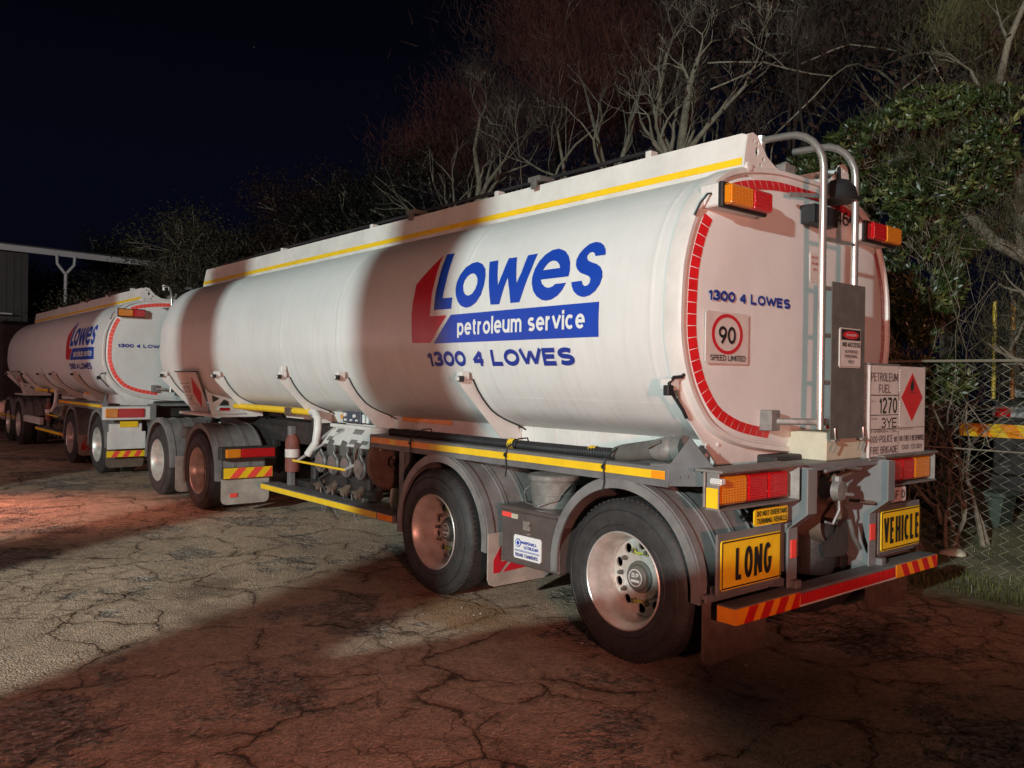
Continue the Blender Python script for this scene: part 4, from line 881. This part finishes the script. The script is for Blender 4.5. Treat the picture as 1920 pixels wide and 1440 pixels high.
    h=math_('ADD',math_('MULTIPLY',fine.outputs['Fac'],.14),math_('MULTIPLY',mid.outputs['Fac'],1.6)); h=math_('SUBTRACT',h,math_('MULTIPLY',halo,.5)); h=math_('SUBTRACT',h,math_('MULTIPLY',a3.outputs['Distance'],.5))
    h=math_('SUBTRACT',h,math_('MULTIPLY',cracks,1.2)); h=math_('SUBTRACT',h,math_('MULTIPLY',rav,1.0)); h=math_('SUBTRACT',h,math_('MULTIPLY',ag.outputs['Distance'],.75)); 
    h=math_('SUBTRACT',h,math_('MULTIPLY',math_('MULTIPLY',ag2.outputs['Distance'],rav),1.6))
    bp=n.new('ShaderNodeBump'); bp.inputs['Strength'].default_value=1; bp.inputs['Distance'].default_value=.012; l.new(h,bp.inputs['Height']); l.new(bp.outputs[0],b.inputs['Normal'])
    return m
g=G(); g.quad([(-60,-2.3,0),(140,-2.3,0),(140,60,0),(-60,60,0)]); props(g.build('yard_asphalt',ground_mat(),None,0),kind='structure')
def verge_mat():
    m=mat('dry_verge_soil',(.34,.31,.20),.95,var=.3,vscale=3,bump=.8,bscale=18,col2=(.13,.13,.06)); return m
g=G(); nx,ny=150,46; vv=[[None]*(ny+1) for _ in range(nx+1)]
from mathutils import noise as MN
for i in range(nx+1):
    x=-6+i*.2
    for j in range(ny+1):
        y=-1.95-j*.13-(.0)
        edge=.25*MN.noise(Vector((x*.9,3,0)))+.1*MN.noise(Vector((x*3,7,0)))
        yy=y+(edge if j==0 else edge*max(0,1-j/6))
        z=-.004 if j==0 else .012+min(j,8)*.006+.035*MN.noise(Vector((x*1.3,y*1.3,0)))+.012*MN.noise(Vector((x*6,y*6,0)))
        vv[i][j]=g.b.verts.new((x,yy,max(z,.006) if j else z))
for i in range(nx):
    for j in range(ny): g.b.faces.new((vv[i][j],vv[i+1][j],vv[i+1][j+1],vv[i][j+1]))
VM=verge_mat(); props(g.build('verge_ground',VM,None,60),kind='structure')
g=G(); g.quad([(-60,-90,-.03),(140,-90,-.03),(140,-2.25,-.03),(-60,-2.25,-.03)]); props(g.build('field_ground',VM,None,0),kind='structure')
# grass and litter
g=G()
for k in range(9000):
    x=random.uniform(-2.2,3.0); y=random.uniform(-6.0,-2.15) if k%3 else random.uniform(-3.1,-2.1); c=Vector((x,y,.03)); a=random.uniform(0,2*pi); h_=random.uniform(.02,.075); l_=random.uniform(.01,.06)
    d=Vector((cos(a),sin(a),0)); w_=Vector((-sin(a),cos(a),0))*.0035
    g.quad([c-w_,c+w_,c+w_*.4+d*l_+Vector((0,0,h_)),c-w_*.4+d*l_+Vector((0,0,h_))])
props(g.build('verge_grass',M['leafl'],None,0,False),'short patchy grass along the foot of the chain link fence','grass',kind='stuff')
g=G()
for k in range(1500):
    x=random.uniform(-1.6,2.6); y=random.uniform(-5.0,-1.9); a=random.uniform(0,pi); L_=random.uniform(.02,.13)
    d=Vector((cos(a),sin(a),random.uniform(-.05,.15)))*L_; w_=Vector((-sin(a),cos(a),0))*random.uniform(.003,.010); c=Vector((x,y,.055))
    g.quad([c-d/2-w_*.4,c-w_,c+d/2,c+w_])
props(g.build('leaf_litter',mat('dry_leaves',(.36,.30,.18),.8,var=.3,vscale=20),None,0,False),'dry fallen leaves and twigs on the verge','leaf litter',kind='stuff')
g=G()
for k in range(700):
    x=random.uniform(-1,7); y=random.uniform(0,5.0); r=random.uniform(.003,.010)*(1.6 if random.random()<.1 else 1)
    m=bmesh.new(); bmesh.ops.create_icosphere(m,subdivisions=1,radius=r)
    for v in m.verts: v.co=Vector((v.co.x*random.uniform(.7,1.3),v.co.y*random.uniform(.7,1.3),v.co.z*.7))+Vector((x,y,r*.3))
    me=bpy.data.meshes.new('t'); m.to_mesh(me); m.free(); g.b.from_mesh(me); bpy.data.meshes.remove(me)
props(g.build('loose_gravel',M['concrete'],None,30,False),'loose gravel scattered over the cracked asphalt','gravel',kind='stuff')
g=G(); m=bmesh.new(); bmesh.ops.create_icosphere(m,subdivisions=3,radius=.11)
for v in m.verts: v.co=Vector((v.co.x*1.2,v.co.y*.9,v.co.z*.6))*(1+.25*MN.noise(v.co*9))+Vector((.85,-3.6,.08))
g.add(m); props(g.build('pale_rock',M['cream'],None,50),'pale rock on the verge just behind the fence mesh','rock')
# ------------------------------------------------------------------ chain link fence
fe=thing('chain_link_fence','rusty galvanised chain link fence with top rail along the verge behind the tankers','fence',(0,-3.0,0))
g=G(); p=.072; x=-4.0; top=1.95; i=0
while x<15:
    pts=[]; z=.03; k=0
    while z<=top: pts.append((x+(p/2 if (k+i)%2 else -p/2)*1.02,.006*(1 if k%2 else -1)+.02*MN.noise(Vector((x,z,0))),z)); z+=p*.62; k+=1
    g.tube(pts,.0019 if x>3 else .0022,3,cap=False); x+=p; i+=1
g.build('wire_mesh',M['wire'],fe,0,False)
for z in (1.97,1.165): 
    g=G(); g.tube([(-4+k*1.0,0,z+.012*sin(k*1.7)) for k in range(20)],.013 if z>1.5 else .007,6); g.build('rail_wire',M['wire'],fe)
for x in (-2.9,3.3,6.3,9.3,12.3):
    g=G(); g.tube([(x,-.04,0),(x,-.04,2.02)],.024,10); g.lathe([(.03,2.02),(.02,2.04),(.001,2.045)],c=(x,-.04,0),axis='z',n=10); g.build('post',M['wire'],fe)
# ------------------------------------------------------------------ trees
def grow(g, p, d, L, r, depth, bend=.35, tips=None, up=.12, wind=Vector((0,0,0)), split=(2,3), n=None, minr=.003):
    seg=4 if depth>1 else 3; pts=[p.copy()]; rs=[r]; q=p.copy(); dd=d.normalized()
    for k in range(seg):
        dd=(dd+Vector((random.gauss(0,1),random.gauss(0,1),random.gauss(0,1)))*bend*.35+Vector((0,0,up))+wind).normalized()
        q=q+dd*(L/seg); pts.append(q.copy()); rs.append(max(minr,r*(1-.45*(k+1)/seg)))
    sides=7 if r>.06 else 5 if r>.02 else 3
    g.tube(pts,rs,sides,cap=False)
    if tips is not None and depth<=1: tips.append((q.copy(),dd.copy()))
    if depth<=0: return
    kids=random.randint(*split)
    for k in range(kids):
        a=random.uniform(.35,.85); ax=dd.orthogonal().normalized(); ax.rotate(Matrix.Rotation(random.uniform(0,2*pi),3,dd))
        nd=dd.copy(); nd.rotate(Matrix.Rotation(a,3,ax))
        grow(g,q if k<2 else pts[-2],nd,L*random.uniform(.62,.85),rs[-1]*random.uniform(.62,.85),depth-1,bend,tips,up,wind,split,minr=minr)
def needles(tips, count, spread, mat_, parent, ln=(.10,.28), up=.6, w=.0035, name='crown', rnd=random):
    g=G()
    for _ in range(count):
        t,d=rnd.choice(tips); c=t+Vector((rnd.gauss(0,spread),rnd.gauss(0,spread),rnd.gauss(0,spread*.8)))
        v=(d*.5+Vector((rnd.gauss(0,.5),rnd.gauss(0,.5),rnd.gauss(up,.45)))).normalized()*rnd.uniform(*ln)
        s=v.cross(Vector((rnd.gauss(0,1),rnd.gauss(0,1),rnd.gauss(0,1)))).normalized()*w
        g.quad([c-s,c+s,c+v+s*.3,c+v-s*.3])
    return g.build(name,mat_,parent,0,False)
M['darkbark'] = mat('dark_bark', (.030,.020,.016), .9, var=.25, vscale=6)
def bare_tree(name, base, label, limbs, seed, H=None, needle=None, group='wind bent trees behind the fence', depth=5, up=.10, wind=(0,0,0), minr=.004, nw=.0035, ln=(.1,.28), nspread=.16):
    random.seed(seed); t=thing(name,label,'tree',base,group); g=G(); tips=[]
    for (pts,r0,r1) in limbs:
        P=[Vector(p)-Vector(base) for p in pts]; n=len(P); g.tube(P,[r0+(r1-r0)*k/(n-1) for k in range(n)],8,cap=False)
        for k in range(1,n):
            dd=(P[k]-P[k-1]).normalized(); rr=r0+(r1-r0)*k/(n-1)
            nk=2 if k==n-1 else 1
            for _ in range(nk):
                ax=dd.orthogonal().normalized(); ax.rotate(Matrix.Rotation(random.uniform(0,2*pi),3,dd)); nd=dd.copy(); nd.rotate(Matrix.Rotation(random.uniform(.2,.7),3,ax))
                grow(g,P[k].copy(),nd,(P[k]-P[k-1]).length*random.uniform(.5,.8),rr*.66,depth-1 if k==n-1 else depth-2,.45,tips,up,Vector(wind),minr=minr)
    g.build('trunk',M['darkbark' if base[1]<-9 or name=='casuarina_tree' else 'bark'],t,60,False)
    if needle and tips:
        needles(tips,needle[0],nspread,M[needle[1]],t,w=nw,ln=ln)
    return t
# limb points are world metres on each tree's own plane behind the fence
bare_tree('bare_tree',(6.3,-5.6,0),'pale bare tree with two forking limbs rising just above the middle of the foreground tank',
 [([(6.3,-5.6,0),(6.2,-5.6,1.8),(6.05,-5.6,3.4),(5.9,-5.5,4.9)],.17,.11),
  ([(5.9,-5.5,4.7),(6.15,-5.6,5.5),(6.5,-5.7,6.0),(6.55,-5.8,6.7),(6.5,-5.9,7.3)],.085,.03),
  ([(5.9,-5.5,4.9),(5.75,-5.4,5.6),(5.55,-5.3,6.3),(5.3,-5.2,6.7)],.09,.035),
  ([(5.9,-5.4,4.9),(5.5,-5.2,5.3),(5.0,-5.1,5.6),(4.4,-5.1,6.0)],.06,.025)],11,depth=5,needle=(3500,'twig'),nw=.0025,nspread=.22)
bare_tree('bare_tree',(12.6,-6.4,0),'low bare tree with a crooked forked limb above the middle of the tank roof',
 [([(12.9,-6.4,0),(13.0,-6.4,2.6),(13.2,-6.4,4.6),(12.4,-6.4,5.6)],.17,.10),
  ([(12.4,-6.4,5.6),(12.3,-6.4,6.2),(12.5,-6.4,7.0),(12.3,-6.4,7.7)],.08,.03),
  ([(12.4,-6.4,5.6),(11.9,-6.3,6.1),(11.3,-6.3,6.5)],.07,.03),
  ([(12.8,-6.3,5.2),(11.8,-6.2,5.3),(10.6,-6.2,5.7)],.05,.02)],12,depth=5,needle=(5000,'twig'),nw=.003,nspread=.25)
bare_tree('bare_tree',(9.3,-7.2,0),'thin reddish bare tree between the two forked pale trees',
 [([(9.3,-7.2,0),(9.3,-7.2,3.5),(9.0,-7.2,5.6)],.14,.08),([(9.0,-7.2,5.6),(9.4,-7.2,6.8),(9.9,-7.3,8.0)],.06,.025),([(9.0,-7.2,5.6),(8.5,-7.2,6.6),(8.3,-7.3,7.6)],.06,.025),([(9.2,-7.2,4.6),(10.2,-7.1,6.0),(10.6,-7.2,7.2)],.06,.025)],13,depth=4,needle=(14000,'glowneedle'),nw=.004,nspread=.4)
bare_tree('casuarina_tree',(13.5,-9.5,0),'tall tree with a red lit crown whose peak stands out against the night sky',
 [([(13.5,-9.5,0),(13.6,-9.5,4.5),(13.2,-9.5,7.4)],.2,.1),([(13.2,-9.5,7.0),(13.1,-9.5,8.2),(12.9,-9.5,9.3)],.07,.02),([(13.3,-9.5,6.6),(14.8,-9.5,7.4),(15.9,-9.4,8.0)],.06,.02),([(13.3,-9.5,6.2),(12.2,-9.6,7.2),(11.6,-9.6,8.0)],.06,.02),([(13.5,-9.5,5.0),(15.6,-9.5,6.3),(17.2,-9.4,7.2)],.06,.02)],14,depth=3,needle=(36000,'glowneedle'),nw=.007,ln=(.15,.4),nspread=.55)
bare_tree('casuarina_tree',(7.8,-9.3,0),'dark russet tree with a ragged crown behind the big bare tree',
 [([(7.8,-9.3,0),(7.9,-9.3,5),(7.6,-9.3,7.6)],.2,.1),([(7.6,-9.3,7.6),(7.2,-9.3,9.0),(6.6,-9.3,9.9)],.06,.02),([(7.7,-9.3,6.6),(8.6,-9.3,7.6),(9.2,-9.3,8.2)],.06,.02),([(7.7,-9.3,6.4),(6.2,-9.3,8.0),(5.2,-9.3,9.6)],.06,.02)],15,depth=4,needle=(36000,'redneedle'),nw=.007,ln=(.15,.4),nspread=.5)
bare_tree('casuarina_tree',(3.1,-6.9,0),'olive feathery tree swept to the right at the top, above the ladder',
 [([(3.4,-6.8,0),(3.6,-6.8,2.8),(3.3,-6.8,4.6),(2.8,-6.9,5.6)],.16,.08),([(2.8,-6.9,5.6),(2.5,-7,6.4),(1.7,-7.1,7.2)],.06,.025),([(3.0,-6.9,5.3),(3.0,-7,6.4),(2.7,-7,7.6)],.05,.02),([(2.8,-6.9,5.6),(2.1,-7,6.1),(1.3,-7.1,6.7)],.05,.02)],16,depth=3,needle=(34000,'feather'),nw=.003,ln=(.12,.32),wind=(-.16,0,-.04),nspread=.17,up=.02)
bare_tree('casuarina_tree',(4.6,-6.6,0),'narrow brown brush-like tree between the big bare tree and the feathery one',
 [([(4.9,-6.6,0),(4.9,-6.6,3),(4.6,-6.6,4.9)],.13,.07),([(4.6,-6.6,4.9),(4.5,-6.6,5.8),(4.2,-6.6,6.7)],.05,.02),([(4.6,-6.6,4.9),(4.2,-6.6,5.6),(3.7,-6.7,6.3)],.05,.02)],17,depth=3,up=.03,needle=(14000,'twig'),nw=.0035,nspread=.17,wind=(-.05,0,.04))
bare_tree('gnarled_tree',(.15,-5.0,0),'gnarled thick trunked tree leaning at the right edge beyond the fence',
 [([(-.05,-5,0),(.05,-5,1.2),(.35,-5,2.0),(.45,-5,2.6),(.62,-5,3.1),(.75,-5,3.45)],.17,.10),
  ([(.62,-5,3.1),(1.0,-4.9,3.35),(1.3,-4.85,3.75),(1.42,-4.8,4.1)],.085,.045),
  ([(.75,-5,3.45),(.80,-5,4.2),(1.05,-5,4.9),(.95,-5.1,5.6),(.7,-5.1,6.2)],.07,.025),
  ([(.45,-5,2.6),(.62,-5,2.35),(.6,-5,2.2)],.05,.03),
  ([(.75,-5,3.45),(.4,-5.1,4.2),(.3,-5.2,5.2),(.0,-5.3,5.9)],.07,.03)],18,depth=4,needle=(16000,'needle'),nw=.003,nspread=.25)
random.seed(5)
def dark_tree(base, H, W, label, m, seed, cnt=26000, leafw=.03):
    random.seed(seed); t=thing('dark_tree',label,'tree',base,'dark trees behind the yard'); g=G(); tips=[]
    g.tube([Vector((0,0,0)),Vector((.1,0,H*.3)),Vector((0,.1,H*.5))],[.2,.16,.1],8,cap=False)
    for k in range(6):
        a=2*pi*k/6+random.uniform(-.3,.3); grow(g,Vector((0,0,H*random.uniform(.25,.45))),Vector((cos(a)*.9*W/H*2,sin(a)*.7,.8)),H*.20,.08,4,.4,tips,.05,minr=.012)
    g.build('trunk',M['bark'],t,60,False); g=G()
    for _ in range(cnt):
        p,d=random.choice(tips); c=p+Vector((random.gauss(0,.38),random.gauss(0,.38),random.gauss(0,.3)))
        v=Vector((random.gauss(0,1),random.gauss(0,1),random.gauss(.3,1))).normalized()*random.uniform(.06,.16); s=v.cross(Vector((random.random(),random.random(),random.random()))).normalized()*leafw
        g.quad([c-v*.5,c+s,c+v*.5,c-s])
    g.build('crown',m,t,0,False)
dark_tree((24,-9.5,0),9.2,4,'dark dense tree above the front end of the foreground tank',M['redneedle'],31)
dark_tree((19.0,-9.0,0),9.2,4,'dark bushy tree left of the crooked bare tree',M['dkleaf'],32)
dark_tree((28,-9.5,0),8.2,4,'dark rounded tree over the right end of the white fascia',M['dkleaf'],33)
dark_tree((26.3,-4.9,0),7.2,3.2,'dark tree hiding the right hand half of the white fascia',M['needle'],44,22000,.02)
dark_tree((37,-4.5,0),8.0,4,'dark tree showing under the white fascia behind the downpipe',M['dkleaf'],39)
dark_tree((36,0.5,0),6.5,4,'dark tree between the wall end and the white downpipe',M['dkleaf'],40)
dark_tree((24.5,-3.6,0),4.4,3,'low leafy tree in front of the building behind the lead trailer',M['needle'],34,16000,.02)
dark_tree((26.5,-1.9,0),4.6,3,'leafy shrub like tree beside the white downpipe',M['needle'],35,16000,.02)
dark_tree((17,-6.4,0),5.8,4,'dark shrubby tree low behind the tank roof left of centre',M['needle'],36,20000,.02)
dark_tree((10.6,-11,0),7.6,4,'dim tree filling the gap behind the thin reddish tree',M['redneedle'],37,20000)
dark_tree((3.9,-11,0),13,4.5,'tall dim tree at the very top behind the feathery tree',M['redneedle'],38,26000)
# glossy leaved shrubs behind the fence
def leaf_bush(label, blobs, seed, rosettes, base):
    random.seed(seed); t=thing('leafy_shrub',label,'shrub',base,'glossy leaved shrubs along the fence'); B=Vector(base)
    g=G(); tw=G(); ll=G()
    for c,r,wt in blobs:
        n=int(rosettes*wt)
        for _ in range(n):
            while True:
                q=Vector((random.uniform(-1,1),random.uniform(-1,1),random.uniform(-1,1)))
                if q.length<1: break
            q=q.normalized()*(q.length**.45)
            p=Vector(c)+Vector((q.x*r[0],q.y*r[1],q.z*r[2]))-B
            if MN.noise(p*1.5+Vector((seed,0,0)))<-.06: continue
            ax=(Vector((q.x,q.y+.5,q.z+.7))+Vector((random.gauss(0,.35),random.gauss(0,.35),random.gauss(0,.3)))).normalized()
            tw.tube([p-ax*.22,p],[.004,.003],3,cap=False)
            k=random.randint(6,10); tgt=ll if random.random()<.22 else g
            for j in range(k):
                a=2*pi*j/k+random.uniform(-.3,.3); o=ax.orthogonal().normalized(); o.rotate(Matrix.Rotation(a,3,ax)); el=random.uniform(.2,1.0)
                d=(o*cos(el)+ax*sin(el)).normalized(); L_=random.uniform(.05,.10); s=d.cross(ax).normalized()*L_*.17; b=p-ax*random.uniform(0,.05); up_=ax*L_*.06
                m1=b+d*L_*.35; m2=b+d*L_*.75
                tgt.quad([b,m1-s-up_,m2-s*.8,b+d*L_]); tgt.quad([b,b+d*L_,m2+s*.8,m1+s-up_])
    g.build('leaves',M['leaf'],t,0,False); ll.build('young_leaves',M['leafl'],t,0,False)
    for k in range(7):
        c,r,wt=blobs[k%len(blobs)]; grow(tw,Vector((random.uniform(-.3,.3),random.uniform(-.2,.2),0)),Vector(c)-B,(Vector(c)-B).length*.30,.03,3,.4,None,.02)
    tw.build('stems',M['bark'],t,60,False)
BUSHB=[((3.05,-4.7,4.35),(.55,.5,.35),.14),((2.2,-4.6,4.6),(.65,.5,.35),.16),((1.55,-4.6,4.75),(.6,.5,.4),.16),((.95,-4.7,4.5),(.55,.5,.5),.14),((2.1,-4.8,3.9),(.9,.5,.5),.2),((1.35,-4.6,3.8),(.7,.5,.6),.2)]
leaf_bush('glossy dark green shrub rising behind the ladder, pale tips catching the light',BUSHB,41,4200,(2.3,-4.9,0))
leaf_bush('glossy shrub beside the right hand edge of the tank, above the fence top',[((1.55,-4.4,3.0),(.45,.5,.8),.35),((1.5,-4.2,2.1),(.45,.5,.6),.4),((1.15,-4.6,4.2),(.5,.4,.5),.2)],42,2400,(1.1,-4.5,0))
leaf_bush('low ragged shrub behind the fence mesh beside the hazard placard',[((1.65,-3.8,1.45),(.40,.35,.55),.6),((1.15,-3.9,1.80),(.35,.2,.25),.2)],43,620,(1.1,-3.7,0))
# ------------------------------------------------------------------ building at far left
bd=thing('long_shed','long low building with a white fascia and dark walls behind the lead trailer','building',(30,.35,0))
A_=Vector((30,.354,6.0)); B_=Vector((31.3,-8.6,6.03)); dv=(B_-A_).normalized(); back=Vector((1,.14,0)).normalized()
def fb(u,v,w): p=A_+dv*u+back*(-w); return (p.x-30,p.y-.35,v)
g=G(); g.poly([rect(-6,9.5,5.93,6.13)],fb,.12); g.build('fascia',M['fascia'],bd)
g=G(); g.poly([rect(-6,1.0,0,5.95)],lambda u,v,w:fb(u,v,w-.5),.2); 
for k in range(30): g.poly([rect(-6+k*.233,-6+k*.233+.03,.1,5.9)],lambda u,v,w:fb(u,v,w-.385),.02)
g.build('wall',M['wall'],bd)
g=G(); g.poly([rect(-6.1,9.6,0,4)],lambda u,v,w:(lambda p:(p[0]+v*.98,p[1]+v*.14,6.15+v*.1+w))(fb(u,0,.1)),.05); g.build('roof',M['wall'],bd)
u0=2.05
g=G(); P=lambda u,z:Vector(fb(u,z,.1))
g.tube([P(u0,0),P(u0,5.1),P(u0,5.35)],.055,8); g.tube([P(u0,5.3),P(u0-.28,5.65),P(u0-.30,5.95)],.05,8); g.tube([P(u0,5.3),P(u0+.28,5.65),P(u0+.30,5.95)],.05,8); g.build('downpipe',M['fascia'],bd)
g=G(); g.poly([rect(-6,0.0,3.30,3.42)],lambda u,v,w:fb(u,v,w+1.5),.1); g.poly([rect(-6,0.35,3.75,3.80)],lambda u,v,w:fb(u,v,w+.1),.1); g.build('awning_edge',M['fascia'],bd)
# ------------------------------------------------------------------ parked service truck beyond the fence
sv=thing('service_truck','white bodied service truck with chevron tape parked beyond the fence at the right edge','truck',(.85,-6.65,0))
g=G(); g.box(-2.6,.60,-3.8,0,1.62,2.6,.06); g.build('white_body',M['tank'],sv)
g=G(); g.box(-2.7,.75,-3.8,.05,.62,1.60,.03); g.box(-2.5,1.1,-3.6,-.1,.4,.7); g.build('rear_frame',M['dark'],sv)
g=G(); g.box(-2.7,1.15,.055,.065,1.10,1.27,0); cv=g.build('chevron_tape',M['yellow'],sv)
g=G()
for k in range(10): c=-2.6+k*.37; g.poly([[(c,1.102),(c+.18,1.102),(c+.3,1.268),(c+.12,1.268)]],lambda u,v,w:(u,.068+w,v),.001)
g.build('red_chevron',M['orange'],cv)
G().box(-2.7,.75,.05,.08,1.36,1.5,.01).build('bumper_bar',M['alu'],sv)
for x in (.70,-2.4): G().box(x-.18,x,.08,.12,1.37,1.49,.01).build('tail_lens',M['lred'],sv)
for x in (.74,.52): G().tube([(x,.06,1.6),(x,.06,2.85)],.025,8).build('grab_pole',M['orange' if x<.6 else 'yellow'],sv)
for x in (.5,-2.0): 
    g=G(); g.lathe([(.3,-.12),(.48,-.1),(.5,0),(.48,.1),(.3,.12)],c=(x,-.9,.5),axis='x',n=32); g.build('tyre',M['tyre'],sv)
tub=thing('plastic_tub','sea green plastic tub standing beyond the fence','tub',(1.55,-6.0,0))
g=G(); g.poly([[(-.32,.0),(.32,0),(.38,.42),(-.38,.42)]],lambda u,v,w:(u,w,v),.42); g.build('tub_body',mat('sea_green_plastic',(.05,.08,.06),.7),tub)
G().box(-.41,.41,-.25,.25,.42,.48,.015).build('rim',mat('sea_green_rim',(.06,.09,.07),.7),tub)
# ------------------------------------------------------------------ canopy columns and a parked car outside the frame (they cast the shadows), plus two added light blockers
cbx=thing('red_light_blocker','unseen grey block added behind the camera to keep red light off the ground','cabinet',(-4.1,3.92,0)); cbx.rotation_euler=(0,0,radians(42))  # added blocker, keeps the red lamp off the right foreground
G().box(-.5,.5,-.2,.2,0,1.30,.02).build('blocker_body',M['guard'],cbx); G().box(-.53,.53,-.23,.23,1.30,1.34,.01).build('lid',M['guard'],cbx)
kw=thing('added_shade_block','unseen concrete block added left of the camera to shade the lead trailer','light blocker',(7.1,10.2,0))  # added unseen block that shades the side of the lead trailer
G().box(-2.5,2.5,-.2,1.6,0,4.4,.02).build('wall',M['concrete'],kw); G().box(-2.6,2.6,-.3,1.7,4.4,4.55,.02).build('roof',M['fascia'],kw)
for i,(x,wd) in enumerate(((-.97,.62),(1.68,.48))):
    t=thing('canopy_column',('wide' if i==0 else 'narrow')+' square concrete column standing left of the camera','column',(x,10,0),'columns of the yard canopy')
    G().box(-wd/2,wd/2,-.2,.2,0,4.4,.02).build('shaft',M['concrete'],t); G().box(-wd/2-.05,wd/2+.05,-.26,.26,0,.25,.02).build('plinth',M['concrete'],t)
car=thing('parked_car','dark people carrier parked left of the camera, nose towards the tankers','car',(0,6.15,0))
prof=[(-3.6,.35),(1.05,.35),(1.15,.62),(1.0,.85),(.66,.90),(.20,1.14),(-.6,1.55),(-1.4,1.84),(-1.8,1.88),(-3.4,1.86),(-3.62,1.2)]
g=G(); g.poly([prof],lambda u,v,w:(u,w,v),1.45); g.build('body',mat('dark_car_paint',(.05,.06,.08),.25,coat=.8),car)
for x in (.35,-2.7):
    for s in (1,-1):
        g=G(); g.lathe([(.19,-.1),(.31,-.1),(.325,-.05),(.325,.05),(.31,.1),(.19,.1),(.18,.02),(.001,.04)],c=(x,s*.65,.325),n=32); g.build('wheel',M['tyre'],car)
